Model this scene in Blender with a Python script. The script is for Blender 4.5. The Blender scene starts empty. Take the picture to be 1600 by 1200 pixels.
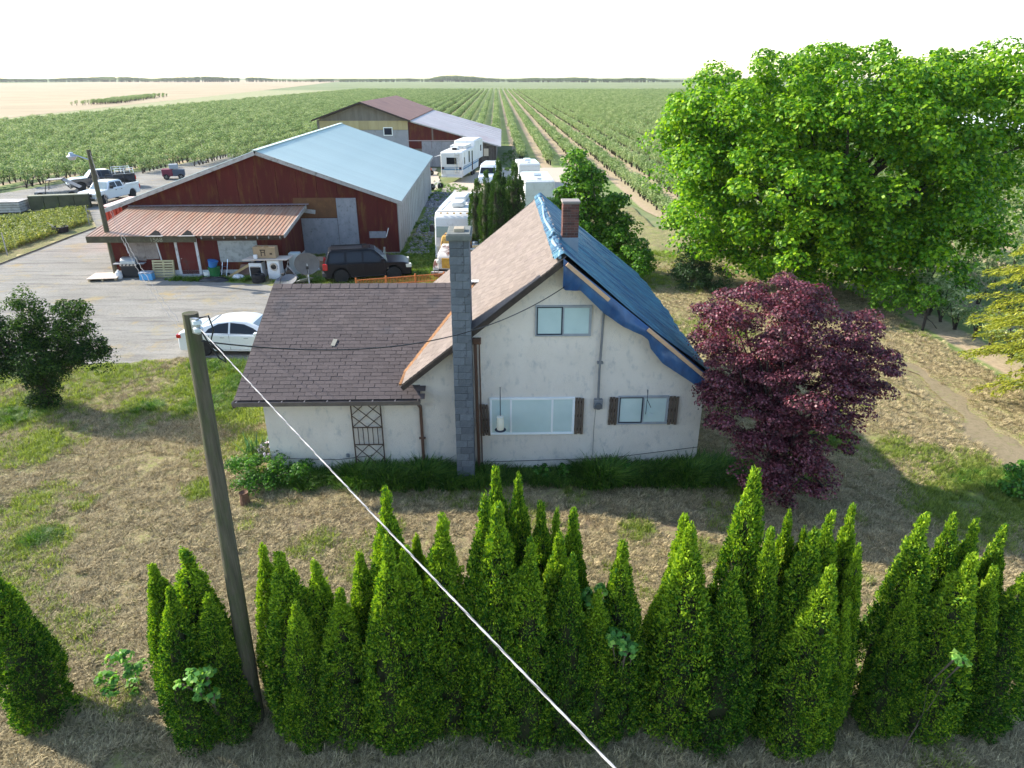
import bpy, math, random
import numpy as np
from mathutils import Matrix, Vector
random.seed(7)
SC = bpy.context.scene
COL = SC.collection
PI = math.pi
R = math.radians

# ------------------------------------------------------------------ camera
CAM_H = 10.5; FPX = 1081.0; PITCH = math.atan(480 / FPX)
cd = bpy.data.cameras.new('camera'); cam = bpy.data.objects.new('camera', cd); COL.objects.link(cam)
cam.location = (0, 0, CAM_H); cam.rotation_euler = (PI / 2 - PITCH, 0, 0)
cd.sensor_width = 36; cd.lens = FPX / 1600 * 36; cd.clip_start = 0.1; cd.clip_end = 8000
SC.camera = cam
# ------------------------------------------------------------------ sky, sun, exposure
SUN = Vector((-1.57, 0.55, 1.0)).normalized()
w = bpy.data.worlds.new('World'); SC.world = w; w.use_nodes = True
nt = w.node_tree; nt.nodes.clear()
sky = nt.nodes.new('ShaderNodeTexSky'); sky.sky_type = 'NISHITA'; sky.sun_disc = False
sky.sun_elevation = math.asin(SUN.z); sky.sun_rotation = math.atan2(SUN.x, SUN.y)
sky.air_density = 1.0; sky.dust_density = 0.6; sky.ozone_density = 1.0
bg = nt.nodes.new('ShaderNodeBackground'); bg.inputs[1].default_value = 0.15
wo = nt.nodes.new('ShaderNodeOutputWorld')
nt.links.new(sky.outputs[0], bg.inputs[0]); nt.links.new(bg.outputs[0], wo.inputs[0])
sl = bpy.data.lights.new('sun', 'SUN'); sl.energy = 3.9; sl.angle = R(0.55); sl.color = (1.0, 0.93, 0.80)
so = bpy.data.objects.new('sun', sl); COL.objects.link(so); so.location = (-60, 20, 50)
so.rotation_euler = SUN.to_track_quat('Z', 'Y').to_euler()
SC.view_settings.view_transform = 'Standard'; SC.view_settings.look = 'None'
SC.view_settings.exposure = 1.42; SC.view_settings.gamma = 1; SC.view_settings.use_curve_mapping = False
SC.cycles.max_bounces = 6; SC.cycles.transparent_max_bounces = 6; SC.cycles.transmission_bounces = 3
SC.cycles.diffuse_bounces = 3

def ray(x, y):
    dx = (x - 800) / FPX; dy = (y - 600) / FPX
    return np.array([dx, math.cos(PITCH) - dy * math.sin(PITCH), -math.sin(PITCH) - dy * math.cos(PITCH)])
def G(x, y, z=0.0):                      # surveyed point of the ground (height z) seen at a pixel
    d = ray(x, y); t = (z - CAM_H) / d[2]; return np.array([0, 0, CAM_H]) + t * d
def PY(x, y, Y):                         # point at world distance Y
    d = ray(x, y); return np.array([0, 0, CAM_H]) + d * (Y / d[1])

# ------------------------------------------------------------------ noise for geometry
def vnoise(x, y, seed=0):
    x = np.asarray(x, float); y = np.asarray(y, float)
    xi = np.floor(x).astype(np.int64); yi = np.floor(y).astype(np.int64); xf = x - xi; yf = y - yi
    def h(a, b):
        n = (a * 374761393 + b * 668265263 + seed * 974634777) & 0x7fffffff
        n = ((n ^ (n >> 13)) * 1274126177) & 0x7fffffff
        return ((n ^ (n >> 16)) & 0xffff) / 65535.0
    u = xf * xf * (3 - 2 * xf); v = yf * yf * (3 - 2 * yf)
    return (h(xi, yi) * (1 - u) + h(xi + 1, yi) * u) * (1 - v) + (h(xi, yi + 1) * (1 - u) + h(xi + 1, yi + 1) * u) * v
def fbm(x, y, o=4, seed=0):
    s = 0; a = 0.5; t = 0
    for i in range(o):
        s = s + a * vnoise(x * 2 ** i + 17.3 * i, y * 2 ** i - 9.1 * i, seed + i); t += a; a *= 0.5
    return s / t
def poly_sd(px, py, poly):               # signed distance to polygon, negative inside
    px = np.asarray(px, float); py = np.asarray(py, float)
    d = np.full(px.shape, 1e18); inside = np.zeros(px.shape, bool); n = len(poly)
    for i in range(n):
        ax, ay = poly[i][:2]; bx, by = poly[(i + 1) % n][:2]
        ex, ey = bx - ax, by - ay; wx, wy = px - ax, py - ay
        t = np.clip((wx * ex + wy * ey) / (ex * ex + ey * ey + 1e-12), 0, 1)
        d = np.minimum(d, (wx - t * ex) ** 2 + (wy - t * ey) ** 2)
        c = ((ay > py) != (by > py)) & (px < (bx - ax) * (py - ay) / ((by - ay) if by != ay else 1e-12) + ax)
        inside ^= c
    d = np.sqrt(d); return np.where(inside, -d, d)

# ------------------------------------------------------------------ mesh building
def link(o, parent=None):
    COL.objects.link(o)
    if parent is not None: o.parent = parent
    return o
def np_mesh(name, V, F, smooth=False):
    V = np.asarray(V, np.float32); F = np.asarray(F, np.int32)
    m = bpy.data.meshes.new(name); k = F.shape[1]
    m.vertices.add(len(V)); m.vertices.foreach_set('co', V.ravel())
    m.loops.add(F.size); m.loops.foreach_set('vertex_index', F.ravel())
    m.polygons.add(len(F)); m.polygons.foreach_set('loop_start', np.arange(0, F.size, k, dtype=np.int32))
    m.polygons.foreach_set('loop_total', np.full(len(F), k, np.int32))
    if smooth: m.polygons.foreach_set('use_smooth', np.ones(len(F), bool))
    m.update(calc_edges=True); return m
def tag(o, label=None, cat=None, group=None, kind=None):
    if label: o['label'] = label
    if cat: o['category'] = cat
    if group: o['group'] = group
    if kind: o['kind'] = kind
    return o
def empty(name, loc=(0, 0, 0), rz=0.0, label=None, cat=None, group=None):
    o = bpy.data.objects.new(name, None); o.empty_display_size = 0.2; COL.objects.link(o)
    o.location = [float(c) for c in loc]; o.rotation_euler = (0, 0, rz)
    return tag(o, label, cat, group)
class MB:
    def __init__(s): s.v = []; s.f = []; s.T = None
    def add(s, vs, fs):
        b = len(s.v)
        if s.T is not None: vs = [tuple(s.T @ Vector(q)) for q in vs]
        s.v += [tuple(float(c) for c in q) for q in vs]; s.f += [tuple(b + i for i in f) for f in fs]; return s
    def box(s, x0, x1, y0, y1, z0, z1):
        return s.add([(x0,y0,z0),(x1,y0,z0),(x1,y1,z0),(x0,y1,z0),(x0,y0,z1),(x1,y0,z1),(x1,y1,z1),(x0,y1,z1)],
                     [(0,3,2,1),(4,5,6,7),(0,1,5,4),(1,2,6,5),(2,3,7,6),(3,0,4,7)])
    def hexa(s, p): return s.add(p, [(0,3,2,1),(4,5,6,7),(0,1,5,4),(1,2,6,5),(2,3,7,6),(3,0,4,7)])
    def slab(s, quad, th):               # quad corners counter-clockwise seen from outside, extruded inwards
        q = [Vector(p) for p in quad]; n = (q[1] - q[0]).cross(q[-1] - q[0]).normalized() * th
        k = len(q); vs = [tuple(p) for p in q] + [tuple(p - n) for p in q]
        return s.add(vs, [tuple(range(k)), tuple(range(2*k-1, k-1, -1))] + [(i, i + k, (i+1) % k + k, (i+1) % k) for i in range(k)])
    def bar(s, a, b, w, h, up=(0, 0, 1)):
        a = Vector(a); b = Vector(b); d = (b - a).normalized(); x = d.cross(Vector(up))
        if x.length < 1e-4: x = d.cross(Vector((0, 1, 0)))
        x = x.normalized(); y = x.cross(d); x = x * w / 2; y = y * h / 2
        return s.hexa([a-x-y, a+x-y, b+x-y, b-x-y, a-x+y, a+x+y, b+x+y, b-x+y])
    def tube(s, pts, r, n=8, caps=True):
        pts = [Vector(p) for p in pts]; k = len(pts); rs = r if isinstance(r, (list, tuple)) else [r] * k
        vs = []; prev = None
        for i, p in enumerate(pts):
            d = (pts[min(i+1, k-1)] - pts[max(i-1, 0)]).normalized()
            x = d.cross(prev if prev is not None else (Vector((0, 0, 1)) if abs(d.z) < 0.9 else Vector((0, 1, 0))))
            if x.length < 1e-4: x = d.orthogonal()
            x.normalize(); y = x.cross(d).normalized(); prev = y
            vs += [tuple(p + (x * math.cos(2*PI*j/n) + y * math.sin(2*PI*j/n)) * rs[i]) for j in range(n)]
        fs = [(i*n+j, i*n+(j+1) % n, (i+1)*n+(j+1) % n, (i+1)*n+j) for i in range(k-1) for j in range(n)]
        if caps: fs += [tuple(range(n-1, -1, -1)), tuple((k-1)*n + j for j in range(n))]
        return s.add(vs, fs)
    def lathe(s, prof, n=24, axis='z', c=(0, 0, 0)):   # prof: (radius, height)
        vs = []
        for r, h in prof:
            for j in range(n):
                a = 2*PI*j/n; x, y = r*math.cos(a), r*math.sin(a)
                vs.append({'z': (c[0]+x, c[1]+y, c[2]+h), 'y': (c[0]+x, c[1]+h, c[2]+y), 'x': (c[0]+h, c[1]+x, c[2]+y)}[axis])
        k = len(prof)
        fs = [(i*n+j, i*n+(j+1) % n, (i+1)*n+(j+1) % n, (i+1)*n+j) for i in range(k-1) for j in range(n)]
        fs += [tuple(range(n-1, -1, -1)), tuple((k-1)*n + j for j in range(n))]
        return s.add(vs, fs)
    def prism(s, poly, fn):              # poly: (a,b) list; fn(a,b,side) -> point, side -1 / +1
        k = len(poly); vs = [fn(a, b, -1) for a, b in poly] + [fn(a, b, 1) for a, b in poly]
        return s.add(vs, [tuple(range(k)), tuple(range(2*k-1, k-1, -1))] + [(i, i + k, (i+1) % k + k, (i+1) % k) for i in range(k)])
    def mesh(s, name, smooth=None):
        m = bpy.data.meshes.new(name); m.from_pydata(s.v, [], s.f)
        import bmesh
        bm = bmesh.new(); bm.from_mesh(m); bmesh.ops.recalc_face_normals(bm, faces=bm.faces); bm.to_mesh(m); bm.free()
        if smooth is not None:
            m.polygons.foreach_set('use_smooth', [True] * len(m.polygons)); m.set_sharp_from_angle(angle=R(smooth))
        return m
    def build(s, name, mat, parent=None, bev=0, seg=2, smooth=None, label=None):
        m = s.mesh(name, smooth); m.materials.append(mat); o = bpy.data.objects.new(name, m); link(o, parent)
        if bev:
            b = o.modifiers.new('bevel', 'BEVEL'); b.width = bev; b.segments = seg; b.limit_method = 'ANGLE'; b.angle_limit = R(35)
            if smooth is not None: b.harden_normals = False
        if label: o['label'] = label
        return o
def inst(name, mesh, parent=None, loc=(0, 0, 0), rot=(0, 0, 0), scl=None):
    o = bpy.data.objects.new(name, mesh); link(o, parent); o.location = loc; o.rotation_euler = rot
    if scl is not None: o.scale = scl
    return o
def kids(o): return [c for c in bpy.data.objects if c.parent == o]
def copy_tree(o, parent=None, ch=None):
    c = o.copy(); COL.objects.link(c); c.parent = parent
    for k in (ch if ch is not None else kids(o)): copy_tree(k, c)
    return c

# ------------------------------------------------------------------ materials
def hexc(r, g, b):                       # 8-bit picture value -> linear
    f = lambda c: (c / 255 / 12.92) if c / 255 <= 0.04045 else ((c / 255 + 0.055) / 1.055) ** 2.4
    return (f(r), f(g), f(b))
def newmat(name):
    m = bpy.data.materials.new(name); m.use_nodes = True; n = m.node_tree; n.nodes.clear()
    out = n.nodes.new('ShaderNodeOutputMaterial'); p = n.nodes.new('ShaderNodeBsdfPrincipled'); n.links.new(p.outputs[0], out.inputs[0])
    return m, n, p, out
def N(n, t, **kw):
    x = n.nodes.new(t)
    for k, v in kw.items():
        if k.startswith('i_'): x.inputs[int(k[2:])].default_value = v
        else: setattr(x, k, v)
    return x
def ramp(n, src, stops):
    r = n.nodes.new('ShaderNodeValToRGB'); e = r.color_ramp.elements
    while len(e) < len(stops): e.new(0.5)
    for el, (p, c) in zip(e, stops): el.position = p; el.color = (*c, 1) if len(c) == 3 else c
    n.links.new(src, r.inputs[0]); return r.outputs[0]
def coords(n, kind='Object', scale=(1, 1, 1)):
    if kind == 'World':
        g = n.nodes.new('ShaderNodeNewGeometry'); s = g.outputs['Position']
    else: s = n.nodes.new('ShaderNodeTexCoord').outputs[kind]
    mp = n.nodes.new('ShaderNodeMapping'); mp.inputs['Scale'].default_value = scale; n.links.new(s, mp.inputs[0]); return mp.outputs[0]
def noise(n, vec, scale, detail=5, rough=0.6, dist=0.0):
    x = n.nodes.new('ShaderNodeTexNoise'); x.inputs['Scale'].default_value = scale; x.inputs['Detail'].default_value = detail
    x.inputs['Roughness'].default_value = rough; x.inputs['Distortion'].default_value = dist
    n.links.new(vec, x.inputs['Vector']); return x.outputs[0]
def mixc(n, a, b, fac, mode='MIX'):
    x = n.nodes.new('ShaderNodeMix'); x.data_type = 'RGBA'; x.blend_type = mode
    for s, v in ((6, a), (7, b)):
        if isinstance(v, tuple): x.inputs[s].default_value = (*v, 1)
        else: n.links.new(v, x.inputs[s])
    if isinstance(fac, (int, float)): x.inputs[0].default_value = fac
    else: n.links.new(fac, x.inputs[0])
    return x.outputs[2]
def mth(n, op, a, b=None, clamp=False):
    x = n.nodes.new('ShaderNodeMath'); x.operation = op; x.use_clamp = clamp
    for i, v in enumerate((a, b)):
        if v is None: continue
        if isinstance(v, (int, float)): x.inputs[i].default_value = v
        else: n.links.new(v, x.inputs[i])
    return x.outputs[0]
def bump(n, p, h, strength, dist=0.02):
    b = n.nodes.new('ShaderNodeBump'); b.inputs['Strength'].default_value = strength; b.inputs['Distance'].default_value = dist
    n.links.new(h, b.inputs['Height']); n.links.new(b.outputs[0], p.inputs['Normal'])
MATS = {}
def mat(name, c1, c2=None, scale=3.0, rough=0.8, bmp=0.0, bscale=40.0, metal=0.0, spec=0.3, kind='Object', stretch=(1, 1, 1),
        rnd=0.0, stain=None, sscale=2.0, sstretch=(1, 1, 1), slo=0.55, shi=0.7, coat=0.0, detail=6):
    if name in MATS: return MATS[name]
    m, n, p, out = newmat(name); v = coords(n, kind, stretch); c2 = c2 or c1
    f = noise(n, v, scale, detail); col = ramp(n, f, [(0.3, c1), (0.7, c2)])
    if stain is not None:
        v2 = coords(n, kind, sstretch); f2 = noise(n, v2, sscale, 8, 0.68); k = ramp(n, f2, [(slo, (0, 0, 0)), (shi, (1, 1, 1))]); col = mixc(n, col, stain, k)
    if rnd:
        oi = n.nodes.new('ShaderNodeObjectInfo'); g = n.nodes.new('ShaderNodeNewGeometry')
        r = mth(n, 'FRACT', mth(n, 'ADD', oi.outputs['Random'], g.outputs['Random Per Island']))
        sc = mth(n, 'ADD', mth(n, 'MULTIPLY', r, 2 * rnd), 1 - rnd)
        hs = N(n, 'ShaderNodeHueSaturation'); n.links.new(sc, hs.inputs['Value']); n.links.new(col, hs.inputs['Color']); col = hs.outputs[0]
    n.links.new(col, p.inputs['Base Color']) if not isinstance(col, tuple) else None
    p.inputs['Roughness'].default_value = rough; p.inputs['Metallic'].default_value = metal
    p.inputs['Specular IOR Level'].default_value = spec; p.inputs['Coat Weight'].default_value = coat; p.inputs['Coat Roughness'].default_value = 0.08
    if bmp: bump(n, p, noise(n, v, bscale, 4), bmp)
    MATS[name] = m; return m
def leafmat(name, dark, mid, light, trans=0.35, cscale=0.6, rough=0.5, spec=0.25, tcol=None, topgrad=None):
    m, n, p, out = newmat(name); g = n.nodes.new('ShaderNodeNewGeometry'); oi = n.nodes.new('ShaderNodeObjectInfo')
    f = mth(n, 'ADD', mth(n, 'MULTIPLY', g.outputs['Random Per Island'], 0.55), mth(n, 'MULTIPLY', noise(n, coords(n, 'World'), cscale, 3), 0.45))
    f = mth(n, 'ADD', f, mth(n, 'MULTIPLY', mth(n, 'SUBTRACT', oi.outputs['Random'], 0.5), 0.18))
    if topgrad:                                       # fresh growth at the tips, with sunlit brightening put into the colour
        sx = n.nodes.new('ShaderNodeSeparateXYZ'); n.links.new(n.nodes.new('ShaderNodeTexCoord').outputs['Object'], sx.inputs[0])
        mr = N(n, 'ShaderNodeMapRange'); n.links.new(sx.outputs[2], mr.inputs[0]); mr.inputs[1].default_value = topgrad[0]; mr.inputs[2].default_value = topgrad[1]
        f = mth(n, 'ADD', f, mth(n, 'MULTIPLY', mr.outputs[0], topgrad[2]))
    col = ramp(n, f, [(0.22, dark), (0.5, mid), (0.82, light)])
    n.links.new(col, p.inputs['Base Color']); p.inputs['Roughness'].default_value = rough; p.inputs['Specular IOR Level'].default_value = spec
    t = n.nodes.new('ShaderNodeBsdfTranslucent')
    tc = mixc(n, col, tcol or (1.3, 1.35, 0.5), 1.0, 'MULTIPLY'); n.links.new(tc, t.inputs[0])
    mx = n.nodes.new('ShaderNodeMixShader'); mx.inputs[0].default_value = trans
    n.links.new(p.outputs[0], mx.inputs[1]); n.links.new(t.outputs[0], mx.inputs[2]); n.links.new(mx.outputs[0], out.inputs[0])
    return m

# ------------------------------------------------------------------ foliage
def unit(a): return a / (np.linalg.norm(a, axis=1, keepdims=True) + 1e-9)
def leaf_quads(P, Nn, size, rng, aspect=0.6, tdir=None):
    k = len(P); sz = (size * rng.uniform(0.6, 1.35, k))[:, None]
    t = rng.normal(size=(k, 3)) if tdir is None else tdir + rng.normal(size=(k, 3)) * 0.35
    t = unit(t - (t * Nn).sum(1, keepdims=True) * Nn); b = np.cross(Nn, t)
    tip = P + t * sz * 0.55 - Nn * sz * 0.10
    V = np.stack([P - t * sz * 0.45, P + b * sz * aspect * 0.5 + t * sz * 0.05, tip, P - b * sz * aspect * 0.5 + t * sz * 0.05], 1).reshape(-1, 3)
    return V, np.arange(4 * k).reshape(-1, 4)
def crown(lobes, n_cl, cr, per, size, seed, up=0.35, flat=0.7, droop=0.0, inner=0.45, aspect=0.7, zmin=0.05):
    """leaf clumps spread through ellipsoid lobes; returns (V, F, clump centres)"""
    rng = np.random.default_rng(seed); vol = np.array([(l[3] * l[4] * l[5]) ** 0.75 for l in lobes]); vol = vol / vol.sum()
    cnt = rng.multinomial(n_cl, vol); C = []
    for l, c in zip(lobes, cnt):
        d = unit(rng.normal(size=(c, 3))); rr = inner + (1 - inner) * rng.uniform(0, 1, c) ** 0.6
        C.append(np.array(l[:3]) + d * rr[:, None] * np.array(l[3:6]))
    C = np.concatenate(C); C = C[C[:, 2] > zmin + cr * 0.4]
    k = len(C); rad = cr * rng.uniform(0.55, 1.35, k)
    idx = np.repeat(np.arange(k), per); m = len(idx)
    d = unit(rng.normal(size=(m, 3)) + np.array([0, 0, 0.45])); rr = rng.uniform(0.35, 1.0, m) ** 0.5
    off = d * (rr * rad[idx])[:, None]; off[:, 2] *= flat; off[:, 2] -= droop * (off[:, 0] ** 2 + off[:, 1] ** 2)
    P = C[idx] + off; keep = P[:, 2] > zmin; P = P[keep]; d = d[keep]
    Nn = unit(d * 0.8 + np.array([0, 0, up]) + rng.normal(size=P.shape) * 0.45)
    V, F = leaf_quads(P, Nn, size, rng, aspect); return V, F, C
def limb_mesh(mb, base, C, n_l, r0, seed, zsplit=0.35, wob=0.25, thin=0.02):
    rng = random.Random(seed); base = Vector(base); top = Vector(C.mean(0)); pick = rng.sample(range(len(C)), min(n_l, len(C)))
    split = base.lerp(top, zsplit)
    mb.tube([base - Vector((0, 0, 0.1)), base.lerp(split, 0.5) + Vector((rng.uniform(-.1, .1), 0, 0)) * wob, split], [r0 * 1.25, r0, r0 * 0.85], 9)
    for i in pick:
        e = Vector(C[i]); s0 = base.lerp(top, rng.uniform(zsplit * 0.7, zsplit * 1.5)); mid = s0.lerp(e, 0.5) + Vector((rng.uniform(-1, 1), rng.uniform(-1, 1), rng.uniform(0, 1))) * wob * (e - s0).length * 0.4
        q = s0.lerp(e, 0.25) + Vector((0, 0, 1)) * wob * 0.3
        mb.tube([split.lerp(s0, 0.9), q, mid, e], [r0 * 0.42, r0 * 0.32, r0 * 0.17, thin], 6)
def np_obj(name, V, F, m, parent=None, loc=None):
    me = np_mesh(name, V, F); me.materials.append(m); o = bpy.data.objects.new(name, me); link(o, parent)
    if loc is not None: o.location = loc
    return o
def tree(name, loc, lobes, n_cl, cr, per, size, seed, lm, bm, label, cat='tree', r0=0.2, n_l=18, parts=('crown', 'trunk'), group=None, **kw):
    t = empty(name, loc, 0, label, cat, group)
    L = [(l[0] - loc[0], l[1] - loc[1], l[2] - loc[2], l[3], l[4], l[5]) for l in lobes]
    V, F, C = crown(L, n_cl, cr, per, size, seed, **kw); np_obj(parts[0], V, F, lm, t)
    mb = MB(); limb_mesh(mb, (0, 0, 0), C, n_l, r0, seed); mb.build(parts[1], bm, t, smooth=60)
    return t
def scatter(name, pts, scl, rot, src, mat_=None):
    """one object that instances src on points (ground cover that nobody could count)"""
    me = bpy.data.meshes.new(name); pts = np.asarray(pts, np.float32)
    me.vertices.add(len(pts)); me.vertices.foreach_set('co', pts.ravel())
    a = me.attributes.new('scl', 'FLOAT', 'POINT'); a.data.foreach_set('value', np.asarray(scl, np.float32))
    a = me.attributes.new('rot', 'FLOAT_VECTOR', 'POINT'); a.data.foreach_set('vector', np.asarray(rot, np.float32).ravel())
    o = bpy.data.objects.new(name, me); link(o)
    g = bpy.data.node_groups.new(name, 'GeometryNodeTree')
    g.interface.new_socket('Geometry', in_out='INPUT', socket_type='NodeSocketGeometry'); g.interface.new_socket('Geometry', in_out='OUTPUT', socket_type='NodeSocketGeometry')
    gi = g.nodes.new('NodeGroupInput'); go = g.nodes.new('NodeGroupOutput'); ip = g.nodes.new('GeometryNodeInstanceOnPoints')
    ob = g.nodes.new('GeometryNodeObjectInfo'); ob.inputs['Object'].default_value = src; ob.inputs['As Instance'].default_value = True
    n1 = g.nodes.new('GeometryNodeInputNamedAttribute'); n1.data_type = 'FLOAT'; n1.inputs[0].default_value = 'scl'
    n2 = g.nodes.new('GeometryNodeInputNamedAttribute'); n2.data_type = 'FLOAT_VECTOR'; n2.inputs[0].default_value = 'rot'
    g.links.new(gi.outputs[0], ip.inputs['Points']); g.links.new(ob.outputs['Geometry'], ip.inputs['Instance'])
    g.links.new(n2.outputs[0], ip.inputs['Rotation']); g.links.new(n1.outputs[0], ip.inputs['Scale']); g.links.new(ip.outputs[0], go.inputs[0])
    md = o.modifiers.new('scatter', 'NODES'); md.node_group = g
    o['kind'] = 'stuff'; return o
def tuft(name, blades, h, spread, width, lm, seed, lean=0.5):
    rng = np.random.default_rng(seed); k = blades; a = rng.uniform(0, 2 * PI, k); r = spread * rng.uniform(0, 1, k) ** 0.7
    B = np.stack([r * np.cos(a), r * np.sin(a), np.zeros(k)], 1); ln = h * rng.uniform(0.5, 1.1, k); out = np.stack([np.cos(a), np.sin(a)], 1) * (lean * rng.uniform(0.3, 1.4, k))[:, None]
    mid = B + np.concatenate([out * ln[:, None] * 0.35, (ln * 0.6)[:, None]], 1); tip = B + np.concatenate([out * ln[:, None], (ln * rng.uniform(.65, 1, k))[:, None]], 1)
    s = np.stack([-np.sin(a + .6), np.cos(a + .6), 0 * a], 1) * width
    V = np.stack([B - s, B + s, mid + s * 0.7, mid - s * 0.7, tip], 1).reshape(-1, 3); F = []
    me = bpy.data.meshes.new(name); idx = np.arange(k) * 5
    fs = [(i, i+1, i+2, i+3) for i in idx] + [(i+3, i+2, i+4) for i in idx]
    me.from_pydata(V.tolist(), [], fs); me.materials.append(lm); return bpy.data.objects.new(name, me)

# =================================================================== SETTING
def gpoly(px): return [G(x, y)[:2] for x, y in px]
gravel_yard = gpoly([(-300, 520), (0, 413), (150, 355), (178, 336), (330, 305), (330, 438), (400, 444), (480, 452), (700, 452), (720, 520), (560, 560), (400, 563), (290, 560), (180, 570), (0, 585), (-300, 640)])
gravel_back = gpoly([(-260, 330), (0, 303), (130, 281), (260, 262), (410, 228), (470, 235), (330, 290), (230, 322), (180, 338), (148, 356), (128, 322), (130, 303), (40, 310), (-260, 350)])
gravel_far = gpoly([(680, 262), (690, 292), (760, 262), (820, 262), (905, 262), (935, 300), (905, 330), (850, 330), (780, 300), (700, 300), (640, 292), (640, 262)])
track = gpoly([(1640, 775), (1640, 722), (1560, 672), (1490, 615), (1435, 572), (1400, 560), (1440, 612), (1505, 672), (1570, 730)])
SDB = R(1.2); cS, sS = math.cos(SDB), math.sin(SDB)
ORCH_L = lambda Y: -137 - (Y - 204) * 0.14
def ystart(s):
    if s < -38: return max(52.0, 71 + 1.6 * (s + 51))
    if s < -24: return 96 + (s + 38) * 0.4
    if s < -1: return 128.0
    if s < 2: return 112.0
    if s < 5: return 97.0
    if s < 8.5: return 94.0
    if s < 12: return 77.0
    if s < 15.5: return 54.0
    if s < 19: return 38.0
    return 19.0 if s < 22 else 16.0
def floor_mat(name, a, b, stain, sc=0.35, fs=6.0, bm=0.6, c3=None):
    m, n, p, out = newmat(name); v = coords(n, 'World'); f = noise(n, v, sc, 8, 0.65); col = ramp(n, f, [(0.35, a), (0.65, b)])
    g = noise(n, v, fs, 6, 0.7); col = mixc(n, col, stain, ramp(n, g, [(0.48, (0, 0, 0)), (0.75, (1, 1, 1))]))
    if c3: col = mixc(n, col, c3, ramp(n, noise(n, v, sc * 2.3, 6, 0.7), [(0.56, (0, 0, 0)), (0.66, (1, 1, 1))]))
    n.links.new(col, p.inputs['Base Color']); p.inputs['Roughness'].default_value = 0.95; p.inputs['Specular IOR Level'].default_value = 0.1
    bump(n, p, noise(n, v, fs * 3, 6, 0.75), bm, 0.05); return m
STRAW = (0.42, 0.33, 0.20); THATCH = (0.26, 0.20, 0.11); GREEN = (0.13, 0.21, 0.035); MUD = (0.13, 0.095, 0.06)
def sheet(name, pts, z, m, kind='structure'):
    mb = MB(); mb.add([(p[0], p[1], z) for p in pts], [tuple(range(len(pts)))]); o = mb.build(name, m); o['kind'] = kind; return o
def ring_sheet(name, poly, z, m, step=0.5, amp=0.5):            # polygon sheet with an irregular edge
    out = []
    for i in range(len(poly)):
        a = np.array(poly[i]); b = np.array(poly[(i + 1) % len(poly)]); k = max(1, int(np.linalg.norm(b - a) / step))
        for j in range(k): out.append(a + (b - a) * j / k)
    out = np.array(out); j = np.stack([fbm(out[:, 0] * .8, out[:, 1] * .8, 3, 5), fbm(out[:, 0] * .8, out[:, 1] * .8, 3, 9)], 1) - 0.5
    return sheet(name, out + j * amp * 2, z, m)
# base land out to the horizon
base_m = floor_mat('farmland', (0.13, 0.17, 0.07), (0.20, 0.23, 0.11), (0.24, 0.23, 0.12), 0.02, 0.4)
sheet('ground', [(-4000, -300), (4000, -300), (4000, 6000), (-4000, 6000)], -0.10, base_m)
# orchard floor: litter under the rows, grass lanes between
m, n, p, out = newmat('orchard_floor'); v = coords(n, 'World'); sx = n.nodes.new('ShaderNodeSeparateXYZ'); n.links.new(v, sx.inputs[0])
s_ = mth(n, 'ADD', mth(n, 'MULTIPLY', sx.outputs[0], cS), mth(n, 'MULTIPLY', sx.outputs[1], sS))
s_ = mth(n, 'ADD', s_, mth(n, 'MULTIPLY', noise(n, v, 0.8, 4), 0.5))
ph = mth(n, 'FRACT', mth(n, 'DIVIDE', mth(n, 'SUBTRACT', s_, 3.65), 3.5))     # 0 = row
lit = ramp(n, noise(n, v, 5, 6, 0.7), [(0.3, (0.46, 0.34, 0.22)), (0.7, (0.29, 0.215, 0.135))]); grs = ramp(n, noise(n, v, 3, 6, 0.7), [(0.3, (0.09, 0.16, 0.03)), (0.75, (0.24, 0.27, 0.08))])
col = mixc(n, grs, lit, ramp(n, ph, [(0.02, (.8, .8, .8)), (0.10, (0, 0, 0)), (0.60, (0, 0, 0)), (0.68, (1, 1, 1)), (0.97, (.8, .8, .8))])); n.links.new(col, p.inputs['Base Color']); p.inputs['Roughness'].default_value = 0.95
bump(n, p, noise(n, v, 14, 5, 0.7), 0.6, 0.05); orch_m = m
sheet('orchard_ground', [(-230, 40), G(-260, 330)[:2], G(0, 296)[:2], G(250, 258)[:2], (-37, 93), (-24, 96), (-24, 122), (0, 122), (0, 93), (9, 74), (13, 52), (16, 34), (17.4, 15), (20, 6), (420, 6), (500, 640), (-215, 640), (-180, 448), (-141, 204)][1:], -0.05, orch_m)
pale_m = floor_mat('pale_field', (0.33, 0.26, 0.17), (0.42, 0.33, 0.215), (0.29, 0.25, 0.15), 0.03, 0.6, 0.2)
sheet('pale_field', [(-141.5, 204), (-118, 60), (-900, 60), (-900, 2600), (-560, 2600), (-215, 660), (-180, 448)][::-1], -0.045, pale_m)
gm = floor_mat('gravel', (0.25, 0.238, 0.21), (0.32, 0.302, 0.267), (0.17, 0.158, 0.138), 0.25, 9.0, 0.8, (0.34, 0.27, 0.15))
n = gm.node_tree; pbs = [x for x in n.nodes if x.type == 'BSDF_PRINCIPLED'][0]; c0 = pbs.inputs[0].links[0].from_socket
vs_ = n.nodes.new('ShaderNodeMapping'); vs_.inputs['Rotation'].default_value = (0, 0, R(-35)); vs_.inputs['Scale'].default_value = (.12, 1.1, 1); n.links.new(n.nodes.new('ShaderNodeNewGeometry').outputs['Position'], vs_.inputs[0])
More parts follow.
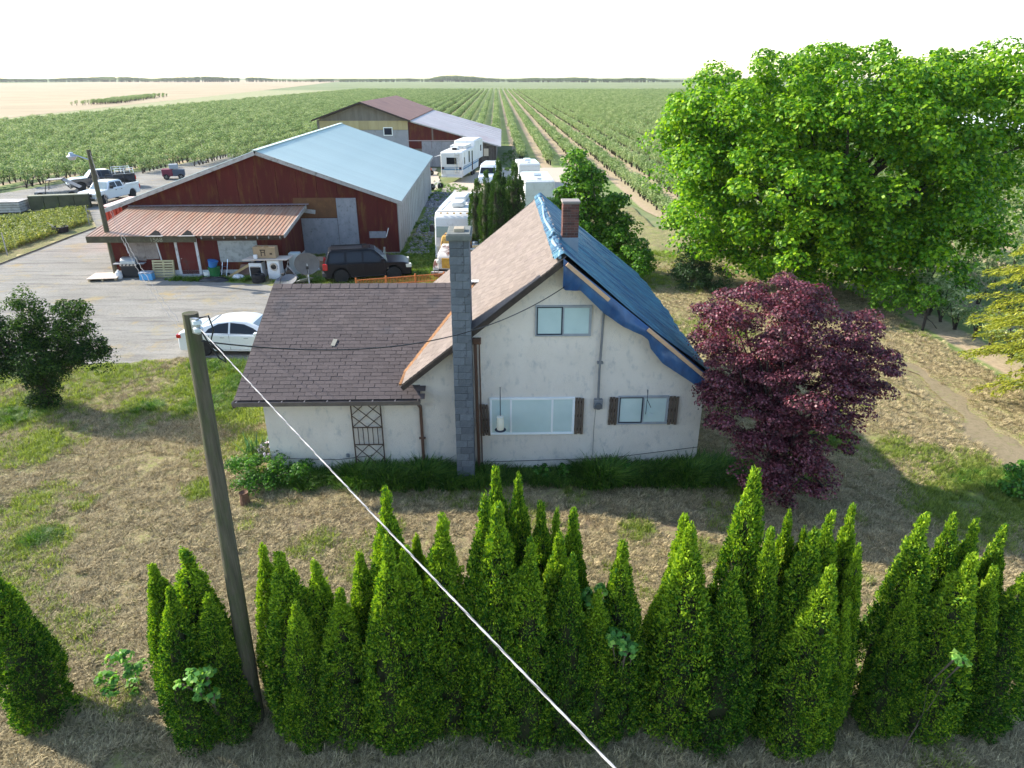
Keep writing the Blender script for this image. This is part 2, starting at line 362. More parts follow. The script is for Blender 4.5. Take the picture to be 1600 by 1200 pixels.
c1_ = mixc(n, c0, (0.34, 0.33, 0.30), ramp(n, noise(n, vs_.outputs[0], .9, 7, .65), [(0.48, (0, 0, 0)), (0.72, (.6, .6, .6))])); c1_ = mixc(n, c1_, (0.13, 0.12, 0.11), ramp(n, noise(n, vs_.outputs[0], 1.7, 7, .7), [(0.50, (0, 0, 0)), (0.68, (.85, .85, .85))])); c1_ = mixc(n, c1_, (0.33, 0.28, 0.17), ramp(n, noise(n, coords(n, 'World'), .42, 8, .75), [(0.56, (0, 0, 0)), (0.66, (.8, .8, .8))])); c1_ = mixc(n, c1_, (0.08, 0.075, 0.07), ramp(n, noise(n, coords(n, 'World'), 14, 6, .8), [(0.55, (0, 0, 0)), (0.70, (.7, .7, .7))])); n.links.new(c1_, pbs.inputs[0])
n = gm.node_tree                                      # long wheel-worn streaks
ring_sheet('gravel_yard', gravel_yard, 0.015, gm)
ring_sheet('back_yard_track', gravel_back, 0.010, gm)
ring_sheet('camper_pad', gravel_far, 0.008, floor_mat('sandy_gravel', (0.50, 0.42, 0.33), (0.44, 0.40, 0.33), (0.36, 0.30, 0.22), 0.3, 6))
path_m = floor_mat('path_dirt', (0.30, 0.24, 0.155), (0.25, 0.20, 0.125), (0.17, 0.15, 0.08), 0.9, 7, 0.9, (0.24, 0.26, 0.09))
ring_sheet('dirt_path', track, 0.02, path_m, .3, .7)

# lawn: relief grid with masks for living grass and bare earth
gx = np.arange(-36, 30.001, 0.15); gy = np.arange(3.0, 62.0, 0.15); X, Y = np.meshgrid(gx, gy)
Hh = 0.10 * fbm(X * 0.9, Y * 0.9, 3, 1) + 0.085 * fbm(X * 3.1, Y * 3.1, 3, 2) ** 1.5 - 0.02
sd = poly_sd(X, Y, gravel_yard); sd = np.minimum(sd, poly_sd(X, Y, gravel_back)); sd = np.minimum(sd, poly_sd(X, Y, track))
sdn = sd + 0.9 * (fbm(X * 1.3, Y * 1.3, 3, 4) - 0.5)
Hh = Hh * np.clip(sdn * 1.6 + 0.25, 0, 1) - 0.04 * np.clip(-sdn * 2, 0, 1)
S_ = X * cS + Y * sS; yst = np.vectorize(ystart)(S_); oin = (Y > yst - 1) & ((S_ > 19) | (Y > 52)); Hh = np.where(oin, -0.14, Hh)
greens = [(40, 560, 3.0, 1.0), (20, 650, 1.6, .9), (110, 625, 1.2, .5), (60, 700, 1.2, .7), (400, 700, .8, 1), (345, 600, 2.0, 1.0), (395, 640, 1.4, 1.0), (330, 575, 1.5, 1), (150, 590, 2.4, .6), (220, 640, 1.0, .8), (290, 640, .8, .9),
          (30, 860, .7, .8), (70, 850, .6, .8), (310, 770, .5, .9), (1560, 770, 1.7, .9), (1470, 730, 1.1, .6), (1300, 690, .8, .8), (1500, 800, 1.5, .7), (650, 400, 4.0, 1.2), (620, 430, 3.0, 1.2), (1400, 710, .9, .6), (1250, 740, .8, .7),
          (480, 450, 2.0, .8), (270, 438, 1.2, .9), (200, 437, .8, .9), (375, 438, 1.0, 1.0), (1120, 520, 1.6, .8), (1015, 440, 1.2, .6), (1080, 450, 1.0, .5), (990, 830, .5, .7), (1100, 870, .45, .7), (900, 780, .5, .5), (480, 860, .6, .5), (40, 800, 1.0, .5), (120, 790, .5, .4),
          (1030, 400, 1.5, .5), (690, 320, 8, 1.0), (700, 300, 7, .8), (780, 330, 6, .8), (720, 760, 1.0, .4), (1000, 745, .6, .5), (1150, 770, .6, .6)]
gr = np.clip((fbm(X * .55, Y * .55, 4, 21) - 0.60) * 4.5, 0, 0.30)
for px, py, r, a in greens:
    c = G(px, py); d = np.sqrt((X - c[0]) ** 2 + ((Y - c[1]) * 0.8) ** 2); gr = np.maximum(gr, a * np.clip(1.35 - d / r, 0, 1) * np.clip(0.35 + 1.5 * fbm(X * 1.7, Y * 1.7, 3, 31), 0, 1.2))
gr = np.clip(gr + np.clip((Y - 34) / 20, 0, 0.25), 0, 1.2)
bare = np.clip((fbm(X * .8, Y * .8, 4, 51) - 0.55) * 4, 0, .6)
bare = np.maximum(bare, np.clip(1.2 - np.abs(Y - 14.9 - 0.023 * X) / 1.3, 0, 1) * (np.abs(X - 1) < 7) * 0.9)
ny, nx = X.shape; idx = np.arange(ny * nx).reshape(ny, nx)
F = np.stack([idx[:-1, :-1], idx[:-1, 1:], idx[1:, 1:], idx[1:, :-1]], -1).reshape(-1, 4)
hf = Hh.ravel(); F = F[(hf[F].max(1) > -0.039)]
me = np_mesh('lawn', np.stack([X.ravel(), Y.ravel(), hf], 1), F, True)
for nm, arr in (('green', gr), ('bare', bare)):
    a = me.attributes.new(nm, 'FLOAT', 'POINT'); a.data.foreach_set('value', arr.ravel().astype(np.float32))
m, n, p, out = newmat('mown_lawn'); v = coords(n, 'World')
straw = ramp(n, noise(n, v, 1.6, 8, 0.7), [(0.3, (0.215, 0.165, 0.085)), (0.5, (0.345, 0.285, 0.155)), (0.7, (0.205, 0.185, 0.075))])
fine = noise(n, v, 16, 8, 0.75); straw = mixc(n, straw, (0.13, 0.10, 0.055), ramp(n, fine, [(0.47, (0, 0, 0)), (0.60, (1, 1, 1))]))
straw = mixc(n, straw, (0.60, 0.52, 0.38), ramp(n, noise(n, v, 22, 6, 0.7), [(0.57, (0, 0, 0)), (0.72, (1, 1, 1))]))
ab = N(n, 'ShaderNodeAttribute', attribute_name='bare'); ag = N(n, 'ShaderNodeAttribute', attribute_name='green')
mudc = ramp(n, noise(n, v, 9, 7, 0.7), [(0.35, (0.16, 0.115, 0.075)), (0.65, (0.34, 0.25, 0.175))])
straw = mixc(n, straw, (0.27, 0.30, 0.085), ramp(n, noise(n, v, 4.5, 8, 0.75), [(0.50, (0, 0, 0)), (0.64, (.75, .75, .75))]))
c1 = mixc(n, straw, mudc, mth(n, 'MULTIPLY', ab.outputs['Fac'], 0.75, True))
gcol = ramp(n, noise(n, v, 7, 7, 0.7), [(0.3, (0.05, 0.10, 0.015)), (0.55, (0.15, 0.22, 0.04)), (0.8, (0.34, 0.36, 0.11))])
gf = mth(n, 'MULTIPLY', mth(n, 'ADD', mth(n, 'MULTIPLY', ag.outputs['Fac'], .85), mth(n, 'MULTIPLY', mth(n, 'SUBTRACT', noise(n, v, 7, 8, 0.8), 0.5), 2.4)), 1.0, True)
n.links.new(mixc(n, c1, gcol, gf), p.inputs['Base Color']); p.inputs['Roughness'].default_value = 0.95; p.inputs['Specular IOR Level'].default_value = 0.1
bump(n, p, noise(n, v, 20, 8, 0.8), 1.0, 0.05)
me.materials.append(m); lawn = bpy.data.objects.new('lawn', me); link(lawn); lawn['kind'] = 'structure'
def lawn_z(x, y):
    i = np.clip(((np.asarray(x) + 36) / 0.15).astype(int), 0, nx - 1); j = np.clip(((np.asarray(y) - 3) / 0.15).astype(int), 0, ny - 1)
    return Hh[j, i], gr[j, i], bare[j, i], sdn[j, i]

# tufts that cover it
LG = leafmat('fresh_grass', (0.07, 0.12, 0.02), (0.16, 0.23, 0.035), (0.34, 0.38, 0.09), 0.35, 1.0)
LS = mat('dry_grass', (0.50, 0.405, 0.235), (0.26, 0.205, 0.10), 8, rnd=0.6)
t_dry = tuft('dry_grass_tuft', 26, 0.105, 0.15, 0.0055, LS, 1, 1.3); t_grn = tuft('green_grass_tuft', 22, 0.17, 0.12, 0.007, LG, 2, 0.6)
t_tall = tuft('tall_grass_tuft', 50, 0.52, 0.22, 0.013, leafmat('weed_blade', (0.02, 0.07, 0.01), (0.07, 0.17, 0.02), (0.24, 0.38, 0.06), 0.35, 3), 3, 0.9)
rng = np.random.default_rng(5)
HOUSE_O = np.array([-0.74, 17.25]); HA = R(1.3)
def in_house(x, y): 
    dx = x - HOUSE_O[0]; dy = y - HOUSE_O[1]; u = dx * math.cos(HA) + dy * math.sin(HA); vv = -dx * math.sin(HA) + dy * math.cos(HA)
    return (u > -6.1) & (u < 6.05) & (vv > 0.02) & (vv < 9.2)
k = 170000; yy = 5 + 40 * rng.uniform(0, 1, k) ** 1.3; xx = rng.uniform(-0.86, 0.86, k) * (yy + 4)
z, g_, b_, s2 = lawn_z(xx, yy); ok = (s2 > 0.15) & (z > -0.05) & ~in_house(xx, yy) & (np.abs(xx) < 29.5) & (fbm(xx * 1.5, yy * 1.5, 3, 77) > 0.29)
xx, yy, z, g_ = xx[ok], yy[ok], z[ok], g_[ok]; isg = g_ > rng.uniform(0.15, 0.75, len(g_))
def rots(k): return np.stack([rng.normal(0, .12, k), rng.normal(0, .12, k), rng.uniform(0, 6.28, k)], 1)
d = ~isg
scatter('dry_grass', np.stack([xx[d], yy[d], z[d] - .01], 1), rng.uniform(.4, 1.15, d.sum()), rots(d.sum()), t_dry)
scatter('green_grass', np.stack([xx[isg], yy[isg], z[isg] - .01], 1), rng.uniform(.5, 1.2, isg.sum()), rots(isg.sum()), t_grn)
# thick green grass where it was left to grow
P_ = []
def patch(cx, cy, rx, ry, k, s0=.7, s1=1.2, out=P_):
    a = rng.uniform(0, 6.28, k); r = rng.uniform(0, 1, k) ** .5; x = cx + rx * r * np.cos(a); y = cy + ry * r * np.sin(a); out += list(zip(x, y, rng.uniform(s0, s1, k)))
for px, py, rx, ry, k in [(370, 615, .9, 1.9, 160), (345, 575, 1.3, .6, 90), (640, 415, 3.2, 3.8, 420), (660, 370, 1.8, 6, 260), (690, 300, 2.5, 6, 200), (25, 655, .9, .7, 70), (230, 640, .5, .4, 30), (300, 640, .35, .5, 30), (70, 845, .4, .3, 30), (470, 440, 1.4, .8, 60),
                          (300, 438, 1.5, .35, 50), (375, 438, .8, .4, 45), (1540, 755, 1.0, .6, 70), (1140, 500, 1.0, 1.6, 70), (1290, 690, .5, .4, 25), (800, 250, 1.5, 14, 200), (1240, 760, .6, .4, 50)]:
    c = G(px, py); patch(c[0], c[1], rx, ry, k, .3, .62)
P_ = np.array(P_); P_ = P_[~in_house(P_[:, 0], P_[:, 1])]; scatter('long_grass', np.stack([P_[:, 0], P_[:, 1], np.zeros(len(P_)) + .02], 1), P_[:, 2], rots(len(P_)), t_tall)
# weeds at the foot of the front wall
W = []
for u0, u1, k, s0, s1 in [(-6.0, -3.4, 90, .4, .8), (-3.8, -.9, 260, .6, 1.15), (-0.9, .1, 60, .5, .9), (.1, 2.2, 110, .4, .8), (2.5, 5.9, 330, .6, 1.15), (5.5, 7.5, 100, .7, 1.1)]:
    u = rng.uniform(u0, u1, k); vv = -0.12 - rng.uniform(0, 1, k) ** 1.5 * .70
    W += list(zip(HOUSE_O[0] + u * math.cos(HA) - vv * math.sin(HA), HOUSE_O[1] + u * math.sin(HA) + vv * math.cos(HA), rng.uniform(s0, s1, k)))
W = np.array(W); W[:, 2] *= .6 + 1.1 * fbm(W[:, 0] * 1.6, W[:, 1] * 1.6, 3, 8); scatter('tall_weeds', np.stack([W[:, 0], W[:, 1], np.zeros(len(W)) + .02], 1), W[:, 2] * 1.05, rots(len(W)), t_tall)

# =================================================================== HOUSE
H = empty('house', (HOUSE_O[0], HOUSE_O[1], 0), HA, 'white stucco farmhouse with steep brown shingle roof and a lower side wing', 'house')
stucco = mat('stucco', (0.68, 0.605, 0.53), (0.77, 0.69, 0.61), 1.3, 0.92, 1.0, 45, stain=(0.42, 0.41, 0.40), sscale=4.2, sstretch=(1, 1, 0.6), slo=0.53, shi=0.76, spec=0.1)
# blotches cluster high on the gable
n = stucco.node_tree
mb = MB(); mb.prism([(-2.0, .2), (6.05, .2), (6.05, 3.0), (2.0, 6.2), (-2.0, 3.0)], lambda a, b, s: (a, 0 if s < 0 else 9.0, b)); mb.build('wall', stucco, H)
mb = MB(); mb.prism([(0.0, .2), (7.95, .2), (7.95, 2.62), (4, 4.32), (0.0, 2.62)], lambda a, b, s: (-6.1 if s < 0 else -2.0, a, b)); mb.build('wing_wall', stucco, H)
fnd = mat('foundation', (0.16, 0.155, 0.15), (0.22, 0.21, 0.2), 5, bmp=.3)
mb = MB(); mb.box(-6.07, -2.0, .03, 7.9, -.2, .2); mb.box(-2.0, 6.02, .031, 8.97, -.2, .199); mb.build('foundation', fnd, H)
dark_wood = mat('fascia_paint', (0.030, 0.022, 0.019), (0.055, 0.04, 0.032), 6, .6)
deck = mat('roof_underlay', (0.05, 0.042, 0.04))
ZR = 6.37; SL = 0.8
mr = lambda u: ZR - SL * abs(u - 2.0)
for s in (-1, 1):
    e = 2 + 4.2 * s; mb = MB(); q = [(2, -.4, ZR), (e, -.4, mr(e)), (e, 9.4, mr(e)), (2, 9.4, ZR)]; mb.slab(q if s > 0 else q[::-1], .09)
    mb.build('roof', deck, H)
    mb = MB(); a = Vector((2 + .02 * s, -.425, ZR - .10)); b = Vector((e, -.425, mr(e) - .10)); mb.bar(a, b, .13, .03, (0, 1, 0)); mb.build('rake_board', dark_wood, H, bev=.004); mb = MB(); mb.bar(a + Vector((0, 9.85, 0)), b + Vector((0, 9.85, 0)), .2, .03, (0, 1, 0)); mb.build('rake_board', dark_wood, H, bev=.004)
wz = lambda v: 2.62 + (min(v, 8 - v) + .45) * .4225
mb = MB(); mb.slab([(-6.65, -.45, wz(-.45)), (-1.75, -.45, wz(-.45)), (-1.75, 1.2, wz(1.2)), (-.3, 4, wz(4)), (-6.65, 4, wz(4))], .07); mb.build('wing_roof', deck, H)
shm = mat('wing_shingle', (0.085, 0.070, 0.070), (0.120, 0.097, 0.092), 2.5, .9, .5, 90, rnd=0.11, stain=(0.07, 0.065, 0.07), sscale=.9, spec=.15)
shl = mat('main_shingle', (0.185, 0.150, 0.130), (0.225, 0.185, 0.160), 2.5, .9, .5, 90, rnd=0.10, stain=(0.20, 0.16, 0.15), sscale=.8, spec=.15)
mb = MB(); mb.slab([(-.3, 4, wz(4)), (-.3, 4.001, wz(4)), (-1.75, 6.8, wz(6.8)), (-1.75, 8.45, wz(8.45)), (-6.65, 8.45, wz(8.45)), (-6.65, 4.001, wz(4))][1:], .07); mb.build('wing_roof', shm, H)
mb = MB(); mb.box(-6.72, -6.655, -.5, -.4, 2.42, 2.6); mb.bar((-6.67, -.46, 2.55), (-6.67, 4, 4.43), .12, .03, (1, 0, 0)); mb.bar((-6.67, 4, 4.43), (-6.67, 8.45, 2.55), .12, .03, (1, 0, 0)); mb.build('rake_board', dark_wood, H)
def tab_geo(w, l=.20):                   # one asphalt tab; x along course, y up slope
    t0, t1 = .015, .004
    return [(0, 0, 0), (w, 0, 0), (w, l, 0), (0, l, 0), (0.005, 0, t0), (w - .005, 0, t0), (w - .005, l, t1), (.005, l, t1)], [(4,5,6,7),(0,1,5,4),(1,2,6,5),(3,0,4,7)]
tabs = []
for w_ in (.295, .302, .308):
    vs, fs = tab_geo(w_); mm = bpy.data.meshes.new('shingle'); mm.from_pydata(vs, [], fs); mm.materials.append(shm); tabs.append(mm)
th = math.atan(.4225); cl, sn = math.cos(th), math.sin(th); rj = random.Random(3); cnt = 0; rest = MB()
for c in range(34):
    d = c * .143 - .02; vv = -.45 + d * cl; zz = wz(-.45) + d * sn + .012
    if vv > 3.9: break
    umax = -1.78 if vv < .55 else -2.2 + (vv - .45) * .524 + .05; u = -6.66 + (c % 2) * .15 - .15
    while u < umax:
        u0 = max(u, -6.66)
        jz = rj.uniform(0, .005); rz = rj.uniform(-.006, .006)
        if cnt < 300 and u0 == u:
            o = inst('shingle', rj.choice(tabs), H, (u, vv + rj.uniform(-.004, .004), zz + jz), (th, 0, rz)); cnt += 1
        else:
            w_ = .305 - (u0 - u)
            if w_ > .02:
                vs, fs = tab_geo(w_); j = rj.uniform(-.004, .004); rest.add([(u0 + x, vv + j + y * cl - z * sn, zz + jz + y * sn + z * cl) for x, y, z in vs], fs)
        u += .306
o = rest.build('shingle', shm, H); o['kind'] = 'stuff'
rest = MB(); th2 = math.atan(SL); c2, s2_ = math.cos(th2), math.sin(th2)   # main slope facing west
for c in range(38):
    d = c * .143 - .02; u = -2.2 + d * c2; zz = mr(-2.2) + d * s2_ + .012
    if u > 1.93: break
    v_ = -.42 - (c % 2) * .15
    while v_ < 9.4:
        v0 = max(v_, -.42); w_ = min(.305, 9.42 - v0) - (v0 - v_); vs, fs = tab_geo(max(w_, .05)); j = rj.uniform(0, .004)
        # valley: skip what the wing covers
        if zz > wz(v0) - .15 or v0 > 8.2 or v0 < .4: rest.add([(u + y * c2 - z * s2_ , v0 + w_ - x, zz + j + y * s2_ + z * c2) for x, y, z in vs], fs)
        v_ += .306
o = rest.build('shingle', shl, H); o['kind'] = 'stuff'
rust = mat('rusty_flashing', (0.19, 0.085, 0.03), (0.30, 0.15, 0.065), 7, .8)
mb = MB(); mb.bar((-2.24, -.42, 3.03), (-2.2, .45, 3.03), .07, .05); mb.bar((-2.22, .42, 3.025), (-.36, 3.98, 4.535), .13, .03, (-.5, -.3, 1)); mb.build('valley_flashing', rust, H)
mb = MB()
for i in range(33): mb.bar((2.0 - .14, -.42 + i * .3, ZR - .075), (2.0 - .14, -.42 + i * .3 + .29, ZR - .07), .27, .02, (-SL, 0, 1))
mb.build('ridge_cap', shl, H)
mb = MB()
for i in range(21): mb.bar((-6.66 + i * .3, 3.93, wz(4) - .0), (-6.66 + i * .3 + .29, 3.93, wz(4) + .008), .24, .018, (0, -.42, 1))
mb.build('ridge_cap', shm, H)
lead = mat('roof_metal', (0.30, 0.30, 0.31), (0.2, 0.2, 0.2), 5, .5, metal=.5)
mb = MB(); mb.box(-.55, -.1, 3.9, 4.1, 4.6, 4.63); mb.build('flashing', mat('white_flashing', (.7, .68, .64)), H)
mb = MB(); mb.T = Matrix.Translation((-4.35, 1.55, wz(1.55) + .03)) @ Matrix.Rotation(th, 4, 'X') @ Matrix.Rotation(-.15, 4, 'Z'); mb.box(-.06, .06, -.14, .14, 0, .02); mb.build('roof_vent', mat('vent_tin', (.25, .24, .2)), H)
gut = mat('gutter_metal', (0.10, 0.085, 0.08), (0.16, 0.14, 0.13), 4, .35, metal=.3, spec=.5)
mb = MB(); mb.slab([(-6.7, -.46, 2.52), (-6.7, -.58, 2.52), (-1.72, -.58, 2.53), (-1.72, -.46, 2.53)], .012); mb.box(-6.7, -1.72, -.59, -.577, 2.5, 2.62); mb.box(-6.7, -1.72, -.465, -.455, 2.5, 2.6)
for i in range(9): mb.box(-6.6 + i * .6, -6.57 + i * .6, -.6, -.45, 2.61, 2.625)
mb.build('gutter', gut, H)
brown = mat('brown_downpipe', (0.085, 0.045, 0.032), (0.13, 0.07, 0.05), 4, .5)
mb = MB(); mb.bar((-1.78, -.52, 2.5), (-1.78, -.07, 2.2), .08, .07, (0, 1, 0)); mb.bar((-1.78, -.06, 2.22), (-1.78, -.06, .15), .08, .07, (0, 1, 0)); mb.box(-1.87, -1.69, -.1, -.01, 1.2, 1.24); mb.build('downpipe', brown, H, bev=.01)
mb = MB(); mb.bar((-.235, -.14, 4.05), (-.2, -.14, .1), .085, .07, (0, 1, 0)); mb.bar((-.13, -.05, 4.1), (-.11, -.05, .2), .035, .03, (0, 1, 0)); mb.box(-.3, -.08, -.16, -.01, 4.05, 4.2); mb.build('downpipe', brown, H, bev=.01)
# block chimney against the front wall
cb = mat('chimney_block', (0.10, 0.112, 0.125), (0.165, 0.18, 0.20), 3.5, .9, .8, 50, rnd=.22, stain=(0.07, 0.075, 0.085), sscale=5); cm = mat('chimney_mortar', (0.05, 0.052, 0.055))
mb = MB(); mb.box(-.785, -.325, -.615, .35, -.1, 6.9); mb.build('chimney', cm, H); ch = bpy.context.scene.objects['chimney']
bw = {}
def blk(w_, d_, h_, parent, nm, m, loc, rot):
    key = (round(w_, 3), round(d_, 3), round(h_, 3), nm)
    if key not in bw:
        q = MB(); q.hexa([(0, 0, 0), (w_, 0, 0), (w_, d_, 0), (0, d_, 0), (0, .012, h_), (w_, .012, h_), (w_, d_, h_), (0, d_, h_)]); me = q.mesh(nm); me.materials.append(m); bw[key] = me
    return inst(nm, bw[key], parent, loc, rot)
for c in range(33):
    z = .22 + c * .203; f = rj.choice([.16, .31, .12, .35]) if c % 2 else rj.choice([.13, .36])
    for (x0, w_) in ((-.797, round(f - .01, 2)), (-.797 + f, round(.484 - f, 2))):
        blk(w_, .05, .19, ch, 'block', cb, (x0 + rj.uniform(-.004, .004), -.63 - rj.uniform(0, .012), z), (0, 0, rj.uniform(-.01, .01)))
for s in (-1, 1):
    q = MB()
    for c in range(33):
        z = .22 + c * .203
        for a in ((-.58, -.31), (-.30, .34)) if c % 2 else ((-.58, -.12), (-.11, .34)): q.box(*((-.797, -.78) if s < 0 else (-.33, -.313)), a[0], a[1], z, z + .19)
    o = q.build('block', cb, ch); o['kind'] = 'stuff'
mb = MB(); mb.box(-.86, -.25, -.69, .42, 6.9, 7.03); mb.box(-.83, -.28, -.66, .39, 7.03, 7.06); mb.build('chimney_cap', mat('cap_concrete', (0.11, 0.12, 0.115), (0.17, 0.175, 0.155), 5, bmp=.4), ch, bev=.012)
mb = MB(); mb.box(-.68, -.43, -.42, -.1, 7.06, 7.14); mb.build('flue', mat('flue_clay', (0.42, 0.36, 0.27), (0.30, 0.24, 0.17), 6), ch, bev=.01)
# brick chimney behind the ridge
bc = empty('brick_chimney', (2.42, 2.3, 0), 0); bc.parent = H; del bc
bc = bpy.data.objects['brick_chimney']
brm = mat('old_brick', (0.14, 0.060, 0.045), (0.09, 0.045, 0.038), 6, .9, .5, 60, rnd=.35, stain=(0.09, 0.08, 0.08), sscale=6)
mb = MB(); mb.box(-.21, .21, -.21, .21, 5.7, 7.33); mb.build('mortar_core', mat('mortar', (0.18, 0.16, 0.15)), bc)
q = MB()
for c in range(13):
    z = 6.38 + c * .071
    for side in range(4):
        a = side * PI / 2; o_ = (c % 2) * .1
        for x in (-.225, -.01 - .105, .0 + .1):
            x0 = -.222 + o_ * .5 + (x + .225) * .0
        xs = [(-.222, -.012), (-.002, .2)] if c % 2 == 0 else [(-.2, -.105), (-.095, .105), (.115, .222)]
        for x0, x1 in xs: q.add([(x * math.cos(a) - y * math.sin(a), x * math.sin(a) + y * math.cos(a), zz) for x, y, zz in [(x0, -.225, z), (x1, -.225, z), (x1, -.2, z), (x0, -.2, z), (x0, -.225, z + .06), (x1, -.225, z + .06), (x1, -.2, z + .06), (x0, -.2, z + .06)]],
                             [(0,3,2,1),(4,5,6,7),(0,1,5,4),(1,2,6,5),(2,3,7,6),(3,0,4,7)])
o = q.build('brick', brm, bc); o['kind'] = 'stuff'
mb = MB(); mb.box(-.25, .25, -.25, .25, 7.32, 7.38); mb.build('chimney_cap', mat('cap_grey', (0.25, 0.22, 0.2)), bc, bev=.01)
mb = MB(); mb.box(-.235, .235, -.235, .235, 5.75, 6.38); mb.build('flashing', mat('chimney_flashing', (0.20, 0.26, 0.33), (0.28, 0.33, 0.38), 3, .5, metal=.3), bc)
# windows
glass = mat('curtained_glass', (0.42, 0.54, 0.54), (0.52, 0.64, 0.63), 1.2, .15, spec=.5, coat=.3); wframe = mat('white_frame', (.76, .78, .78), (.82, .83, .82), 3, .5); gframe = mat('dark_frame', (.035, .045, .06)); sframe = mat('grey_frame', (.26, .28, .30), (.33, .35, .37), 4, .4)
def window(u0, u1, z0, z1, divs, frames, w_=.035):
    f = MB(); f.box(u0 - .02, u1 + .02, -.05, 0.0, z0 - .02, z0 + .015); f.box(u0 - .02, u1 + .02, -.05, 0, z1 - .015, z1 + .02); f.box(u0 - .02, u0 + .015, -.05, 0, z0 + .015, z1 - .015); f.box(u1 - .015, u1 + .02, -.05, 0, z0 + .015, z1 - .015)
    wn = f.build('window', frames[0], H, bev=.004); xs = [u0 + .015] + divs + [u1 - .015]
    for i in range(len(xs) - 1):
        a, b = xs[i], xs[i + 1]; y = -.022 - .010 * (i % 2); q = MB(); q.box(a + w_, b - w_, y, y + .006, z0 + .015 + w_, z1 - .015 - w_); q.build('pane', glass, wn)
        q = MB(); q.box(a, b, y - .012, y + .012, z0 + .016, z0 + .015 + w_); q.box(a, b, y - .012, y + .012, z1 - .015 - w_, z1 - .016); q.box(a, a + w_, y - .0119, y + .0119, z0 + .015 + w_, z1 - .015 - w_); q.box(b - w_, b, y - .0119, y + .0119, z0 + .015 + w_, z1 - .015 - w_)
        q.build('sash', frames[1 + i], wn)
    return wn
window(.14, 2.46, 1.31, 2.41, [.71, 1.86], [wframe, wframe, wframe, wframe], .03)
window(1.37, 2.81, 4.24, 5.05, [2.07], [sframe, gframe, sframe]); window(3.70, 5.07, 1.6, 2.43, [4.38], [sframe, gframe, sframe])
shw = mat('shutter_board', (0.085, 0.06, 0.045), (0.14, 0.105, 0.08), 3, .9, .5, 30, stretch=(12, 12, 1), rnd=.2)
def shutter(u0, u1, z0, z1, tilt=0):
    s = empty('shutter', ((u0 + u1) / 2, -.02, (z0 + z1) / 2)); s.parent = H; s.rotation_euler = (0, tilt, 0); hw = (u1 - u0) / 2; hh = (z1 - z0) / 2
    for i in range(3):
        a = -hw + i * (2 * hw) / 3 + .008; q = MB(); q.box(a, a + 2 * hw / 3 - .016, -.035 - .004 * i, -.012, -hh + .02 * (i % 2), hh - .02 * (i == 2)); q.build('slat', shw, s, bev=.004)
    q = MB()
    for z in (-hh * .75, 0, hh * .75): q.box(-hw + .004, hw - .004, -.012, .008, z - .04, z + .04)
    q.build('batten', shw, s)
shutter(-.13, .11, 1.27, 2.25, R(-4)); shutter(2.49, 2.74, 1.29, 2.42); shutter(3.43, 3.67, 1.57, 2.43, R(1)); shutter(5.10, 5.37, 1.56, 2.44)
pipe = mat('conduit_grey', (.17, .18, .20), (.23, .24, .26), 4, .5, metal=.3)
mb = MB(); mb.tube([(3.13, -.09, 5.1), (3.12, -.09, 4.2), (3.10, -.09, 3.2), (3.11, -.09, 2.38)], .033, 10); mb.box(3.03, 3.19, -.12, -.005, 3.44, 3.49); mb.box(3.03, 3.19, -.12, -.005, 4.95, 4.99); mb.build('conduit', pipe, H, smooth=40)
mb = MB(); mb.box(3.0, 3.24, -.13, -.003, 2.1, 2.38); mt = mb.build('meter_box', pipe, H, bev=.012)
mb = MB(); mb.lathe([(.085, -.19), (.1, -.17), (.1, -.13)], 20, 'y', (3.12, 0, 2.2)); mb.build('meter_dial', mat('meter_glass', (.09, .10, .11), rough=.15), mt, smooth=40)
wire_m = mat('black_cable', (.012, .012, .013), rough=.5)
mb = MB(); mb.tube([(3.06, -.06, 2.1), (3.04, -.04, 1.4), (3.05, -.03, .6)], .006, 5); mb.tube([(-6, -.05, .62), (-4.2, -.05, .55), (-3.2, -.05, .68)], .008, 5); mb.tube([(-.05, -.05, .42), (3.5, -.05, .5), (6.03, -.05, .83)], .008, 5); mb.build('wall_cable', wire_m, H)
mb = MB(); mb.box(-3.96, -3.88, -.05, -.003, .62, .72); mb.build('outlet_box', pipe, H)
# blue tarp over the east slope
tb_m, n, p, out = newmat('blue_tarp'); v = coords(n, 'Object', (1, 1, 1)); v2 = coords(n, 'Object', (.6, 7, .6)); f = noise(n, v2, 2.2, 7, .65)
col = ramp(n, f, [(0.33, (0.010, 0.045, 0.12)), (0.47, (0.024, 0.11, 0.21)), (0.57, (0.06, 0.21, 0.29)), (0.70, (0.18, 0.38, 0.44))]); n.links.new(col, p.inputs['Base Color']); p.inputs['Roughness'].default_value = .38; p.inputs['Specular IOR Level'].default_value = .5
bump(n, p, noise(n, coords(n, 'Object', (1, 6, 1)), 3.5, 6, .65), 1.0, .10)
T = empty('tarp', (HOUSE_O[0], HOUSE_O[1], 0), HA, 'blue plastic tarp draped over the eastern roof slope and its gable edge', 'tarp')
nu, nv = 60, 220; a_ = np.linspace(-.05, 1.02, nu); vv = np.linspace(-.43, 9.5, nv); A, B = np.meshgrid(a_, vv); uu = 2 + 4.25 * A; zz = ZR - SL * np.abs(uu - 2) + .035
wr = .10 * fbm(A * 1.4 + B * .12, B * 2.0, 4, 91) + .30 * np.abs(fbm(A * 1.1 + B * .15, B * 3.0, 3, 95) - .5) - .06 * np.abs(fbm(A * .9 + B * .3, B * 5.5, 2, 99) - .5); zz = zz + wr - .02 * np.sin(A * PI) + .0
zz = zz + .0; zz[A > .93] -= (.12 * fbm(B * 1.5, A * 9, 2, 97))[A > .93]
idx = np.arange(nu * nv).reshape(nv, nu); F = np.stack([idx[:-1, :-1], idx[:-1, 1:], idx[1:, 1:], idx[1:, :-1]], -1).reshape(-1, 4)
